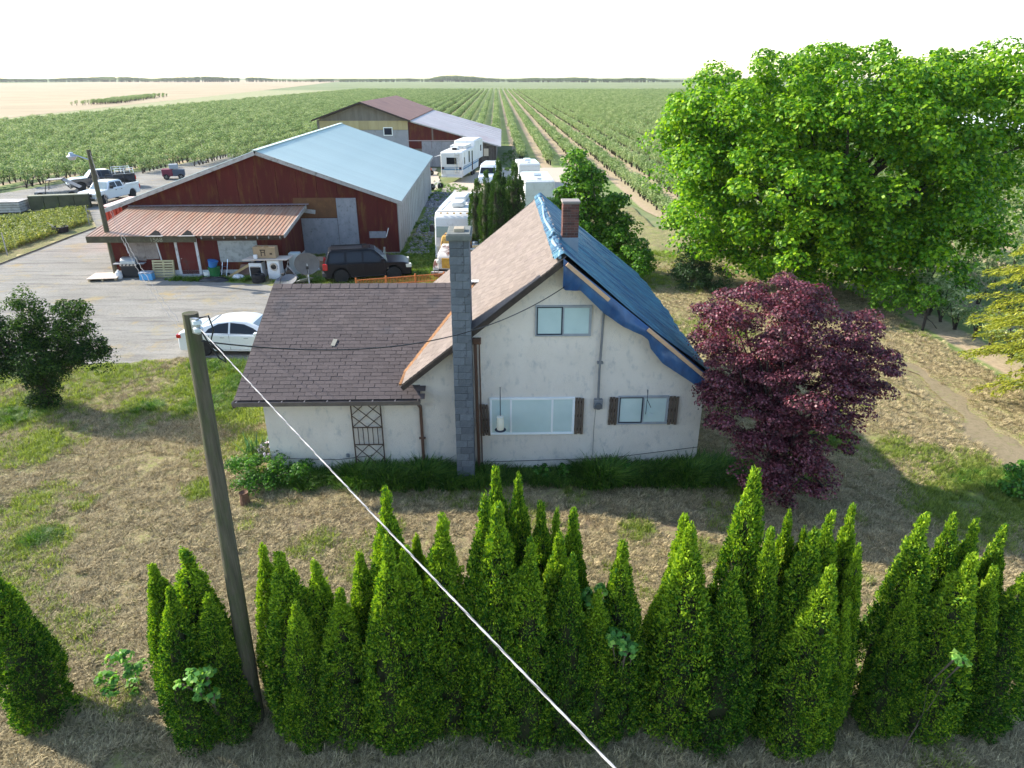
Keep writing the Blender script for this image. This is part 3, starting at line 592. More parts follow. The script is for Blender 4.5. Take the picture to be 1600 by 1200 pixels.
me = np_mesh('sheet', np.stack([uu.ravel(), B.ravel(), zz.ravel()], 1), F, True); me.materials.append(tb_m); o = bpy.data.objects.new('sheet', me); link(o, T)
fl = [(2.0, .66), (2.08, .66), (2.45, .36), (2.8, .42), (3.1, .47), (3.6, .40), (4.1, .24), (4.28, .24), (4.35, .42), (4.7, .55), (5.1, .50), (5.6, .44), (5.95, .34), (6.25, .14)]
us = np.linspace(2.0, 6.25, 120); dr = np.interp(us, [a for a, b in fl], [b for a, b in fl]); rows = []
for j in range(9):
    t = j / 8; rows.append(np.stack([us, -.45 - .05 * np.sin(t * 2.2) - .09 * fbm(us * 2.6 + t * .8, t * 1.2 + 0 * us, 3, 60) * t * 2 + .10 * t * t, ZR - SL * (us - 2) + .04 - t * (dr + .10)], 1))
V = np.concatenate(rows); idx = np.arange(9 * 120).reshape(9, 120); F = np.stack([idx[:-1, :-1], idx[1:, :-1], idx[1:, 1:], idx[:-1, 1:]], -1).reshape(-1, 4)
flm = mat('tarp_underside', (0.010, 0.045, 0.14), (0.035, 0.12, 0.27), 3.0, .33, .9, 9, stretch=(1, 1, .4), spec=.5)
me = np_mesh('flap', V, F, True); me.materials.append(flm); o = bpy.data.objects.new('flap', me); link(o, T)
lum = mat('new_lumber', (0.50, 0.32, 0.19), (0.58, 0.38, 0.24), 3, .8, .3, 20, stretch=(1, 1, 8))
for a, b in ((2.08, 3.18), (4.22, 6.02)):
    q = MB(); q.bar((a, -.53, ZR - SL * (a - 2) - .02), (b, -.53, ZR - SL * (b - 2) - .07), .10, .04, (0, 1, 0)); q.build('batten', lum, T, bev=.005)
rp = mat('tarp_edge', (0.30, 0.38, 0.44), (0.10, 0.20, 0.30), 3, .5)
for a, b in ((-.4, 2.0), (2.5, 9.4)):
    q = MB(); k = 14; q.tube([(1.93 + .05 * math.sin(i * .5 + a), a + (b - a) * i / k, ZR + .05 + .015 * math.sin(i * .9)) for i in range(k + 1)], [.045 + .008 * math.sin(i * .8) for i in range(k + 1)], 8); q.build('rolled_edge', rp, T, smooth=70)
q = MB(); q.tube([(1.85, 2.0, 6.4), (1.95, 2.2, 6.52), (2.1, 2.1, 6.42), (1.98, 2.5, 6.46)], .05, 7); q.build('knot', mat('knot_dark', (.02, .04, .07), (.3, .5, .6), 9), T, smooth=70)
# trellis, feeder, hanger
lat = mat('trellis_wood', (0.06, 0.035, 0.025), (0.09, 0.055, 0.04), 4, .7)
TR = empty('trellis', (HOUSE_O[0], HOUSE_O[1], 0), HA, 'dark brown lattice trellis standing against the white wing wall', 'trellis')
def tbar(a, b, w_=.022, y=-.07, nm='slat'): q = MB(); q.bar((a[0], y, a[1]), (b[0], y, b[1]), w_, .018, (0, 1, 0)); q.build(nm, lat, TR)
TL, TRr, T0, T1 = -3.69, -2.88, .12, 2.36
for x in (TL, TRr): tbar((x, T0), (x, T1), .035, -.07, 'post')
for z in (2.34, 1.58, 1.04): tbar((TL, z), (TRr, z), .026, -.071)
for i in range(1, 6):
    x = TL + (TRr - TL) * i / 6; tbar((x, 1.05), (x, 1.57), .02, -.06)
def diag(z0, z1, k):
    dx = TRr - TL; h = (z1 - z0)
    for (a, b) in (((0, 0), (1, 1)), ((0, .5), (.5, 1)), ((.5, 0), (1, .5))): tbar((TL + a[0] * dx, z0 + a[1] * h), (TL + b[0] * dx, z0 + b[1] * h), .02, -.055)
    for (a, b) in (((0, 1), (1, 0)), ((0, .5), (.5, 0)), ((.5, 1), (1, .5))): tbar((TL + a[0] * dx, z0 + a[1] * h), (TL + b[0] * dx, z0 + b[1] * h), .02, -.083)
diag(1.59, 2.33, 2); diag(.2, 1.03, 2)
FD = empty('bird_feeder', (HOUSE_O[0] + .42, HOUSE_O[1] - .3, 0), HA, 'white cylinder bird feeder hanging on a dark hook in front of the wide window', 'bird feeder')
q = MB(); q.bar((0, .28, 2.75), (0, -.05, 2.62), .02, .02); q.tube([(0, -.05, 2.65), (0, -.05, 2.05)], .012, 6); q.build('hook', gframe, FD)
q = MB(); q.lathe([(.085, 1.62), (.10, 1.66), (.10, 1.92), (.085, 1.95), (.10, 1.96), (.10, 2.02), (.03, 2.05)], 18, 'z', (0, -.05, 0)); q.build('jar', mat('cream_plastic', (.72, .68, .55)), FD, smooth=40)
q = MB(); q.lathe([(.14, 1.60), (.16, 1.62), (.14, 1.63)], 18, 'z', (0, -.05, 0)); q.build('perch', gframe, FD)
HG = empty('plant_hanger', (HOUSE_O[0] + 4.45, HOUSE_O[1] + .0, 0), HA, 'thin dark metal hanger with a small glass square before the small window', 'hanger')
q = MB(); q.bar((0, -.02, 2.68), (-.02, -.16, 2.6), .02, .02); q.tube([(-.02, -.16, 2.72), (-.03, -.16, 2.0)], .009, 6); q.tube([(-.02, -.16, 2.45), (.1, -.16, 2.2)], .009, 6); q.build('hook', gframe, HG)
q = MB(); q.T = Matrix.Translation((.1, -.16, 1.97)) @ Matrix.Rotation(.4, 4, 'Y'); q.box(-.06, .06, -.008, .008, -.06, .06); q.build('pendant', mat('pendant_glass', (.45, .55, .56), rough=.2), HG)

# =================================================================== BARN
BA = R(1.8)
B = empty('barn', (-7.23, 44.22, 0), BA, 'large dark red barn with pale blue metal roof behind the tin roofed shed', 'barn')
red = mat('barn_red', (0.070, 0.012, 0.011), (0.095, 0.018, 0.014), 1.2, .85, .4, 20, stretch=(1, 1, .25), stain=(0.13, 0.075, 0.020), sscale=1.6, sstretch=(1.6, 1.6, .35), slo=.50, shi=.76, rnd=.08, spec=.2)
ply = mat('grey_plywood', (0.21, 0.215, 0.235), (0.29, 0.29, 0.31), 2.5, .85, .4, 25, stretch=(1, 1, .5), stain=(0.14, 0.14, 0.15), sscale=5, spec=.15)
gwall = mat('pale_siding', (0.25, 0.25, 0.25), (0.34, 0.335, 0.33), 2.0, .85, .4, 15, stretch=(1, 1, .2), stain=(0.26, 0.26, 0.24), sscale=2, sstretch=(1.5, 1.5, .3), rnd=.12)
board = mat('weathered_board', (0.30, 0.28, 0.26), (0.44, 0.42, 0.40), 3, .9, .4, 20, stain=(0.16, 0.14, 0.11), sscale=4, rnd=.1)
dk = mat('dark_interior', (.02, .018, .016))
bz = lambda u: 6.38 + (.349 * -(u + 8.25) if u > -8.25 else .349 * (u + 8.25))
mb = MB(); mb.prism([(-17.0, 0), (-.02, 0), (-.02, 3.4), (-8.25, 6.25), (-17, 3.2)], lambda a, b, s: (a, .05 if s < 0 else 26.0, b)); mb.build('frame', dk, B)
x = -17.0
while x < -.05:
    x1 = min(x + 1.214, 0); q = MB()
    top = [(x1, bz(x1) - .12)] + ([(-8.25, 6.26)] if x < -8.25 < x1 else []) + [(x, bz(x) - .12)]
    q.prism([(x + .006, .05), (x1 - .006, .05)] + [(min(max(a, x + .006), x1 - .006), b) for a, b in top], lambda a, b, s: (a, 0 if s < 0 else .045, b)); q.build('panel', red, B); x = x1
q = MB(); q.box(0, .04, 0, 1.19, .1, 3.38); gp = q.mesh('panel'); gp.materials.append(gwall)
for i in range(22): inst('panel', gp, B, (.0, .05 + i * 1.205, 0))
q = MB()
for i in range(22): q.box(.04, .055, .03 + i * 1.205, .07 + i * 1.205, .1, 3.38)
q.box(.04, .06, 0, 26.4, 0, .12); q.build('batten', board, B)
blue = mat('pale_blue_roof', (0.47, 0.57, 0.54), (0.54, 0.63, 0.59), .5, .65, 0, 5, stain=(0.52, 0.62, 0.58), sscale=.7, sstretch=(.3, 1, 1), spec=.4, rnd=.03)
def ribbed(name, w_, l, m, ribs=3, rh=.022):       # sheet: x across, y down the slope
    xs, hs = [], []
    for r in range(ribs):
        a = w_ * r / ribs; xs += [a, a + .015, a + .04, a + .055]; hs += [0, rh, rh, 0]
    xs.append(w_); hs.append(0); V = []; F = []
    for i, (x, h) in enumerate(zip(xs, hs)): V += [(x, 0, h), (x, l, h)]
    for i in range(len(xs) - 1): F.append((2*i, 2*i+2, 2*i+3, 2*i+1))
    b = len(V); V += [(0, 0, -.02), (0, l, -.02), (w_, 0, -.02), (w_, l, -.02)]; F += [(b, b+1, b+3, b+2), (b, b+2, 2*len(xs)-2, 0)[:3] + (0,) if 0 else (b, b+2, 2*len(xs)-2, 0)]
    me = bpy.data.meshes.new(name); me.from_pydata(V, [], F); me.materials.append(m); return me
sa = math.atan(.349); Lr = 8.6 / math.cos(sa)
rs = ribbed('roof_sheet', .905, Lr, blue, 3)
for i in range(29):
    o = inst('roof_sheet', rs, B, (-8.25, -.3 + .92 * i + .9, 6.44)); o.rotation_euler = Matrix(((0, math.cos(sa), math.sin(sa)), (-1, 0, 0), (0, -math.sin(sa), math.cos(sa)))).to_euler()
Ll = 9.7 / math.cos(sa); rs2 = ribbed('roof_sheet', .905, Ll, blue, 3)
for i in range(29):
    o = inst('roof_sheet', rs2, B, (-8.25, -.3 + .92 * i, 6.44)); o.rotation_euler = Matrix(((0, -math.cos(sa), -math.sin(sa)), (1, 0, 0), (0, -math.sin(sa), math.cos(sa)))).to_euler()
mb = MB(); mb.bar((-8.25, -.36, 6.47), (-8.25, 26.5, 6.47), .3, .03); mb.build('ridge_cap', blue, B)
for a, b in ((-8.22, .38), (-8.28, -17.95)):
    q = MB(); q.bar((a, -.33, 6.30), (b, -.33, 6.30 - .349 * abs(b - a)), .22, .035, (0, 1, 0)); q.build('rake_board', board, B)
mb = MB(); mb.bar((.37, -.34, 3.34), (.37, 26.4, 3.34), .03, .14); mb.build('eave_board', gwall, B)
for a in ((-6.05, -3.78, .05, 2.36, -.04), (-3.76, -2.52, .05, 3.6, -.055), (-1.85, -.80, 1.1, 1.52, -.06)):
    q = MB(); q.box(a[0], a[1], a[4], .0, a[2], a[3]); q.build('plywood_sheet', ply, B, bev=.006)
q = MB(); q.box(-6.4, -3.78, -.03, 0, 2.4, 3.62); q.build('plywood_sheet', mat('stained_plywood', (0.10, 0.045, 0.02), (0.15, 0.07, 0.03), 2, stain=(.16, .09, .03), sscale=3), B)
q = MB(); q.bar((-6.2, -.06, 2.9), (-5.1, -.06, 2.75), .25, .03, (0, 1, 0)); q.build('loose_plank', board, B)
q = MB(); q.bar((-.78, -.1, 1.2), (-.6, -.15, 1.75), .05, .05, (0, 1, 0)); q.build('white_stick', wframe, B)
q = MB(); q.box(-17.0, 0.0, -.07, .0, 0, .18); q.build('sill_board', board, B)

# =================================================================== SHED
S = empty('shed', (-22.83, 38.89, 0), BA, 'low dark red lean-to shed with rusty pink tin roof joined to the barn front', 'shed')
mb = MB(); mb.prism([(0.0, .35), (5.35, .35), (5.35, 3.02), (0, 2.3)], lambda a, b, s: (0 if s < 0 else 9.7, a, b)); mb.build('wall', red, S)
base = mat('white_block_base', (.45, .45, .46), (.56, .56, .55), 3, .9, stain=(.18, .17, .14), sscale=3, slo=.5)
mb = MB(); mb.box(-.02, 9.72, -.02, 5.34, -.05, .35); mb.build('foundation', base, S)
tin = mat('rusty_tin', (0.36, 0.225, 0.15), (0.47, 0.315, 0.225), .7, .5, 0, 5, stain=(0.40, 0.16, 0.09), sscale=1.2, sstretch=(2, .35, 1), slo=.45, shi=.75, spec=.35, rnd=.08)
sr = math.atan2(.70, 5.5); ts = ribbed('roof_sheet', .88, 5.55 / math.cos(sr), tin, 4, .03)
for i in range(12):
    o = inst('roof_sheet', ts, S, (-.75 + i * .904, -.62, 2.44)); o.rotation_euler = (sr, 0, 0)
grime = mat('mossy_fascia', (0.055, 0.048, 0.032), (0.10, 0.085, 0.05), 3, .9, .4, 20, stain=(0.12, 0.115, 0.06), sscale=6)
mb = MB(); mb.box(-.76, 5.2, -.64, -.56, 2.08, 2.41); mb.build('fascia', grime, S)
mb = MB(); mb.box(5.25, 10.1, -.50, -.44, 2.26, 2.42); mb.box(5.25, 9.8, -.06, -.0, 2.05, 2.15); mb.build('fascia', mat('rotten_wood', (.05, .035, .025), (.1, .07, .05), 5), S)
for i in range(8): q = MB(); q.bar((5.5 + i * .62, -.55, 2.30), (5.5 + i * .62, 0, 2.36), .05, .12); q.build('rafter_end', board, S)
mb = MB(); mb.bar((10.12, -.63, 2.38), (10.12, 4.9, 3.09), .05, .22, (0, 0, 1)); mb.build('rake_board', board, S)
mb = MB(); mb.bar((-.74, 4.88, 3.2), (10.3, 4.88, 3.25), .5, .05); mb.build('flashing', mat('grey_lead', (.16, .13, .15), (.24, .2, .22), 3), S)
for x_ in (2.65, 4.4):
    q = MB(); q.add([(x_, -.66, 2.43), (x_ + .75, -.66, 2.43), (x_ + .35, -.40, 2.72), (x_ + .35, .1, 2.50)], [(0, 1, 2), (1, 3, 2), (3, 0, 2), (0, 3, 1)]); q.build('bent_flap', dk, S)
    q = MB(); q.bar((x_ - .1, -.7, 2.45), (x_ + .85, -.7, 2.45), .2, .015); q.build('loose_tin', board, S)
f = bpy.data.curves.new('house_number_text', 'FONT'); f.body = '1568'; f.size = .36; f.extrude = .004; f.align_x = 'CENTER'; f.materials.append(mat('faded_letter', (.30, .29, .20), (.2, .19, .12), 9)); o = bpy.data.objects.new('house_number_text', f); me_ = bpy.data.meshes.new_from_object(o); o = bpy.data.objects.new('house_number', me_); link(o, S); o.location = (3.05, -.645, 2.11); o.rotation_euler = (PI / 2, 0, 0)
wtr = mat('white_trim', (.50, .49, .50), (.62, .61, .60), 3, .8, stain=(.3, .27, .24), sscale=4)
q = MB(); q.box(3.72, 3.86, -.05, 0, .1, 2.2); q.box(4.86, 5.0, -.05, 0, .1, 2.2); q.box(3.86, 4.86, -.05, 0, 2.06, 2.2); dr_ = q.build('door_frame', wtr, S)
q = MB(); q.box(3.88, 4.84, -.02, .0, .12, 2.05); d_ = q.build('door', mat('door_red', (0.10, 0.014, 0.012), (.13, .022, .016), 2, stain=(.06, .05, .04), sscale=2), S); q = MB(); q.tube([(3.97, -.05, 1.02), (3.97, -.02, 1.02)], .03, 8); q.build('handle', board, d_)
q = MB(); q.box(3.7, 5.0, -.5, -.02, -.02, .1); q.build('door_step', base, S)
pb = mat('patch_board', (0.22, 0.18, 0.16), (0.30, 0.26, 0.235), 3, .9, .3, 20, rnd=.22, stain=(0.12, 0.09, 0.07), sscale=5)
wf = empty('boarded_window', (0, 0, 0)); wf.parent = S
for a in ((1.12, 1.62, .95, 2.02, .03), (1.6, 2.02, 1.3, 1.98, -.04), (1.98, 2.42, 1.0, 2.04, .0), (1.62, 2.0, .92, 1.34, .05), (2.40, 2.72, 1.02, 1.98, -.02)):
    q = MB(); q.T = Matrix.Translation(((a[0] + a[1]) / 2, 0, (a[2] + a[3]) / 2)) @ Matrix.Rotation(a[4], 4, 'Y'); hw, hh = (a[1] - a[0]) / 2, (a[3] - a[2]) / 2; q.box(-hw, hw, -.035 - abs(a[4]) * .3, -.004, -hh, hh); q.build('board', pb, wf)
q = MB(); q.bar((2.74, -.04, 2.0), (2.84, -.04, .95), .07, .03, (0, 1, 0)); q.bar((1.02, -.04, 1.95), (1.08, -.04, 1.35), .06, .03, (0, 1, 0)); q.build('trim', wtr, wf)
q = MB(); q.box(6.15, 8.35, -.03, -.002, .8, 2.02); q.build('plywood_sheet', mat('weathered_ply', (.27, .28, .27), (.36, .37, .35), 2, stain=(.17, .18, .17), sscale=3, slo=.5), S)
for x_ in (0.0, 9.66): q = MB(); q.box(x_, x_ + .08, -.03, -.001, .35, 2.3); q.build('corner_trim', wtr if x_ == 0 else red, S)

# =================================================================== FAR BARN
F2 = empty('far_barn', (-12.98, 92, 0), R(.6), 'grey and brown roofed old barn with a long red lean-to behind the trailer', 'barn')
brr = mat('brown_tin', (0.20, 0.085, 0.05), (0.26, 0.12, 0.075), .4, .6, rnd=.05, stain=(.16, .06, .04), sscale=.6); pur = mat('grey_purple_tin', (0.30, 0.265, 0.265), (0.38, 0.335, 0.335), .3, .5, rnd=.06, stain=(.30, .2, .2), sscale=.5, sstretch=(1, .3, 1))
old = mat('old_grey_wall', (0.13, 0.115, 0.10), (0.20, 0.18, 0.155), 1, stretch=(2, 2, .4)); yel = mat('yellowed_board', (0.36, 0.29, 0.15), (0.42, 0.35, 0.20), 1, stretch=(2, 1, .5), rnd=.08); blk_ = mat('grey_block_wall', (0.25, 0.255, 0.275), (0.31, 0.31, 0.33), .8, stain=(.2, .2, .2), sscale=1)
mb = MB(); mb.prism([(-11.3, 0), (0, 0), (0, 5.5), (-5.63, 7.5), (-11.3, 5.55)], lambda a, b, s: (a, 0 if s < 0 else 30, b)); mb.build('wall', old, F2)
for i in range(9): q = MB(); q.box(-11.0 + i * 1.22, -9.8 + i * 1.22, -.05, 0, 4.45, 5.5); q.build('panel', yel, F2)
q = MB(); q.box(-11.3, -.02, -.04, 0, 0, 4.4); q.build('block_wall', blk_, F2)
q = MB(); q.box(-3.1, -1.95, -.1, -.04, 3.75, 4.75); w2 = q.build('window', wframe, F2); q = MB(); q.box(-3.0, -2.05, -.11, -.1, 3.85, 4.65); q.build('pane', mat('dark_pane', (.02, .025, .04), rough=.15), w2)
mb = MB(); mb.slab([(-5.63, -.9, 7.72), (.35, -.9, 5.62), (.35, 31, 5.62), (-5.63, 31, 7.72)], .12); mb.build('roof', brr, F2)
mb = MB(); mb.slab([(-5.63, 31, 7.722), (-11.7, 31, 5.65), (-11.7, -.9, 5.65), (-5.63, -.9, 7.722)], .12); mb.build('roof', brr, F2)
q = MB(); q.bar((-11.75, -.93, 5.55), (-5.63, -.93, 7.62), .2, .05, (0, 1, 0)); q.bar((-5.6, -.93, 7.62), (.4, -.93, 5.5), .2, .05, (0, 1, 0)); q.build('rake_board', dark_wood, F2)
for i in range(9):
    y0 = -.4 + i * 3.5; q = MB(); q.slab([(.3, y0, 5.52), (11.6, y0, 2.5), (11.6 - .02 * i, y0 + 3.48, 2.5), (.3, y0 + 3.48, 5.52)], .06); q.build('roof_sheet', pur, F2)
q = MB(); q.bar((.4, -.42, 5.42), (11.5, -.42, 2.46), .14, .04, (0, 1, 0)); q.build('rake_board', board, F2)
mb = MB(); mb.prism([(.02, 0), (11.0, 0), (11.0, 2.5), (.02, 5.42)], lambda a, b, s: (a, .05 if s < 0 else 30.5, b)); mb.build('lean_to_wall', old, F2)
for x0, x1 in ((.03, 2.9), (3.1, 8.5)):
    q = MB(); q.prism([(x0, 3.2 if x0 < 1 else 3.2), (x1, 3.2), (x1, max(3.22, 5.4 - .27 * x1)), (x0, 5.4 - .27 * x0)], lambda a, b, s: (a, 0 if s < 0 else .045, b)); q.build('red_panel', red, F2)
q = MB(); q.box(.0, 3.0, -.02, .045, 2.2, 3.1); q.build('red_panel', red, F2)
q = MB(); q.bar((-.2, -.05, 3.16), (8.2, -.05, 3.16), .1, .08); q.build('rail', mat('pink_rail', (.42, .33, .33)), F2)
for i in range(5): q = MB(); q.box(1.6 + i * 1.25, 2.82 + i * 1.25, -.025, .04, 0, 3.08 - (.02 * i)); q.build('door_panel', ply, F2)
for i in range(10): q = MB(); q.box(7.9 + i * .31, 8.19 + i * .31, -.01, .04, 0, 3.0 - .05 * i if i < 6 else 2.5); q.build('board', mat('dark_board', (.06, .05, .045), (.12, .10, .085), 3, rnd=.3), F2)
q = MB(); q.box(9.4, 10.0, -.05, -.01, 1.3, 2.2); q.build('window', mat('sunlit_pane', (.6, .5, .38)), F2)

# =================================================================== VEHICLES
tyre_m = mat('tyre', (.014, .014, .015), (.03, .03, .03), 8, .9); rim_m = mat('rim', (.20, .20, .21), (.3, .3, .3), 5, .35, metal=.8); brim = mat('black_rim', (.02, .02, .022), rough=.4)
vgl = mat('car_glass', (.010, .013, .018), rough=.08, spec=.4); wgl = mat('light_glass', (.16, .22, .24), (.22, .28, .29), 2, rough=.08, spec=.8); chrome = mat('chrome', (.55, .56, .58), rough=.2, metal=.9)
redl = mat('tail_lens', (.45, .012, .012), rough=.2, spec=.6); head = mat('head_lens', (.65, .64, .55), rough=.15, spec=.7); blk_tr = mat('black_trim', (.018, .018, .02), rough=.6)
def wheel(parent, x, y, r, wd=.24, rim=rim_m, spokes=5):
    s = 1 if y > 0 else -1; q = MB(); q.lathe([(r * .62, -wd / 2), (r * .93, -wd / 2), (r, -wd * .36), (r, wd * .36), (r * .93, wd / 2), (r * .62, wd / 2)], 28, 'y', (0, 0, 0)); wl = q.build('wheel', tyre_m, parent, smooth=40); wl.location = (x, y, r)
    q = MB(); q.lathe([(r * .64, -wd * .3), (r * .64, wd * .3)], 24, 'y', (0, 0, 0)); q.build('hub', blk_tr, wl)
    q = MB(); q.lathe([(r * .66, s * wd * .44), (r * .60, s * wd * .5), (r * .58, s * wd * .3)], 24, 'y'); q.lathe([(r * .16, s * wd * .3), (r * .13, s * wd * .48)], 12, 'y')
    for i in range(spokes):
        a = 2 * PI * i / spokes; q.bar((r * .1 * math.cos(a), s * wd * .42, r * .1 * math.sin(a)), (r * .62 * math.cos(a), s * wd * .42, r * .62 * math.sin(a)), r * .17, .03, (0, 1, 0))
    q.build('rim', rim, wl, smooth=40); return wl
def vehicle(name, loc, rz, label, cat, L, W, top, gc, wheels, r, paint, cabin, cb0, wt, sidewin, glasses, group=None, cpaint=None, bev=.05, tyre_w=.24, rimm=None, arch=1.18):
    """top: (x,z) along the upper body from rear to front; cabin: (x,z) greenhouse profile; cb0: belt height; wt: half width at roof"""
    t = empty(name, loc, rz, label, cat, group); hw = W / 2; mb = MB(); poly = [(top[0][0], gc)] + list(top) + [(top[-1][0], gc)]
    for wx in sorted(wheels, reverse=True):
        ra = r * arch; cz = r; a0 = math.asin(max(-1, (gc - cz) / ra))
        for i in range(11):
            a = a0 + (PI - 2 * a0) * i / 10; poly.append((wx + ra * math.cos(a), cz + ra * math.sin(a)))
    mb.prism(poly, lambda a, b, s: (a, s * (hw - .10 * max(0, .5 - b) - .05 * max(0, b - .75) - (.06 if a > top[-1][0] - .25 or a < top[0][0] + .2 else 0)), b)); mb.build('body', paint, t, bev=bev, seg=3, smooth=45)
    q = MB(); q.box(top[0][0] + .3, top[-1][0] - .3, -hw + .26, hw - .26, gc - .05, cb0 - .15); q.build('chassis', blk_tr, t)
    zt = max(z for x_, z in cabin); wb = hw - .05
    yw = lambda z: wb + (wt - wb) * (z - cb0) / (zt - cb0)
    mb = MB(); mb.prism(cabin, lambda a, b, s: (a, s * yw(b), b)); mb.build('cabin', cpaint or paint, t, bev=.05, seg=3, smooth=45)
    for pl in sidewin:
        for s in (-1, 1):
            q = MB(); q.prism(pl, lambda a, b, k: (a, s * (yw(b) + (.006 if k > 0 else -.02)), b)); q.build('window', vgl, t)
    for (x0, z0, x1, z1, nm, gmat) in glasses:
        d = Vector((x1 - x0, 0, z1 - z0)); nrm = Vector((d.z, 0, -d.x)).normalized(); nrm = nrm if nrm.z > -0.01 and nrm.dot(Vector((1 if nm == 'windshield' else -1, 0, .3))) > 0 else -nrm
        a = Vector((x0, 0, z0)) + d * .07 + nrm * .012; b = Vector((x1, 0, z1)) - d * .07 + nrm * .012; y0, y1 = yw(a.z) - .09, yw(b.z) - .09
        q = MB(); q.add([(a.x, -y0, a.z), (a.x, y0, a.z), (b.x, y1, b.z), (b.x, -y1, b.z)] + [tuple(Vector(p) - nrm * .03) for p in [(a.x, -y0, a.z), (a.x, y0, a.z), (b.x, y1, b.z), (b.x, -y1, b.z)]], [(0,1,2,3),(7,6,5,4),(0,4,5,1),(1,5,6,2),(2,6,7,3),(3,7,4,0)]); q.build(nm, gmat, t)
    for wx in wheels:
        for s in (-1, 1): wheel(t, wx, s * (hw - tyre_w / 2 - .01), r, tyre_w, rimm or rim_m)
    return t, yw
def bits(t, lst):
    for nm, m_, bx in lst:
        for s in ((-1, 1) if bx[6:] == () else (1,)):
            q = MB(); y0, y1 = sorted((s * bx[2], s * bx[3])); q.box(bx[0], bx[1], y0, y1, bx[4], bx[5]); q.build(nm, m_, t, bev=min(.02, (bx[5] - bx[4]) * .2))
wpaint = mat('white_paint', (.72, .74, .75), rough=.3, coat=.7, spec=.5); bpaint = mat('black_paint', (.006, .007, .010), rough=.35, coat=.0, spec=.22); dpaint = mat('dark_blue_paint', (.02, .025, .035), rough=.3, coat=.6)
# white saloon, x forward, rear wheel at the surveyed point
t, yw = vehicle('sedan', (-11.2, 27.3, 0), R(-1.5), 'white sedan with dark side windows parked on gravel behind the wooden pole', 'car', 4.85, 1.84,
    [(-2.42, .45), (-2.40, .85), (-2.30, 1.02), (-1.95, 1.06), (-1.2, .97), (.9, .93), (1.5, .90), (2.1, .76), (2.35, .6), (2.42, .4)], .22, [-1.42, 1.42], .335, wpaint,
    [(-1.95, .95), (-1.35, 1.24), (-.75, 1.40), (-.1, 1.46), (.45, 1.42), (1.0, 1.2), (1.55, .88)], .92, .58,
    [[(-1.25, 1.0), (-.30, .98), (-.30, 1.375), (-.72, 1.32), (-1.12, 1.14)], [(-.22, .98), (1.1, .96), (.72, 1.18), (.35, 1.32), (-.22, 1.375)]],
    [(-1.95, .97, -1.0, 1.345, 'rear_window', wgl), (1.5, .93, .62, 1.37, 'windshield', wgl)], bev=.06, tyre_w=.22)
bits(t, [('tail_light', redl, (-2.43, -2.25, .60, .90, .78, .93)), ('head_light', head, (2.1, 2.36, .55, .85, .55, .68)), ('mirror', wpaint, (.82, 1.02, .88, 1.08, .96, 1.08)), ('door_handle', chrome, (-.62, -.45, .905, .935, .82, .845)), ('door_handle', chrome, (.35, .52, .905, .935, .80, .825)), ('sill_trim', wtr, (-1.0, 1.0, .88, .905, .3, .34)), ('window_trim', chrome, (-1.2, 1.2, .875, .885, .945, .96)), ('door_seam', blk_tr, (-.262, -.25, .90, .921, .3, .93)), ('door_seam', blk_tr, (-1.08, -1.068, .90, .921, .62, .93)), ('door_seam', blk_tr, (.93, .942, .90, .921, .3, .9))])
# black estate
sv = np.array(G(620, 438)) - np.array(G(535, 443)); sa_ = math.atan2(sv[1], sv[0])
mid = (np.array(G(535, 443)) + np.array(G(620, 438))) / 2 + np.array([-math.sin(sa_), math.cos(sa_), 0]) * .85
t, yw = vehicle('suv', (mid[0] - .05, mid[1], 0), sa_, 'black suv parked in front of the grey plywood barn doors', 'car', 4.85, 1.86,
    [(-2.35, .55), (-2.38, .75), (-2.30, 1.10), (-1.0, 1.12), (1.0, 1.10), (2.0, 1.04), (2.32, .92), (2.42, .7), (2.42, .45)], .30, [-1.45, 1.42], .40, bpaint,
    [(-2.28, 1.05), (-2.05, 1.72), (-1.85, 1.80), (.25, 1.80), (.45, 1.74), (1.15, 1.06)], 1.08, .64,
    [[(-2.05, 1.18), (-1.22, 1.18), (-1.22, 1.65), (-1.92, 1.65)], [(-1.10, 1.17), (-.28, 1.17), (-.28, 1.65), (-1.05, 1.65)], [(-.17, 1.17), (.88, 1.15), (.36, 1.65), (-.17, 1.65)]],
    [(-2.29, 1.1, -2.04, 1.74, 'rear_window', vgl), (1.12, 1.1, .42, 1.76, 'windshield', wgl)], rimm=brim, tyre_w=.26)
bits(t, [('tail_light', redl, (-2.41, -2.15, .72, .93, .78, 1.12)), ('head_light', head, (2.1, 2.42, .58, .90, .72, .92)), ('mirror', bpaint, (.75, .95, .88, 1.14, 1.16, 1.32)), ('door_handle', blk_tr, (-.9, -.72, .90, .925, .98, 1.02)), ('door_handle', blk_tr, (.05, .22, .90, .925, .98, 1.02)), ('roof_rail', blk_tr, (-1.9, .1, .52, .56, 1.80, 1.85)), ('bumper', mat('grey_trim', (.05, .05, .055), rough=.5), (-2.48, -2.25, .3, .88, .42, .62)), ('side_step', blk_tr, (-.9, .9, .84, .96, .34, .40)), ('badge', chrome, (.95, 1.15, .90, .915, .72, .76)), ('door_seam', mat('seam_grey', (.05, .05, .055)), (-.235, -.22, .88, .932, .4, 1.08)), ('door_seam', mat('seam_grey', (.05, .05, .055)), (-1.12, -1.105, .88, .932, .75, 1.1)), ('door_seam', mat('seam_grey', (.05, .05, .055)), (.93, .945, .88, .932, .4, 1.08))])
q = MB(); q.box(-.2, .25, -.35, .35, 1.80, 1.83); q.build('sunroof', vgl, t)
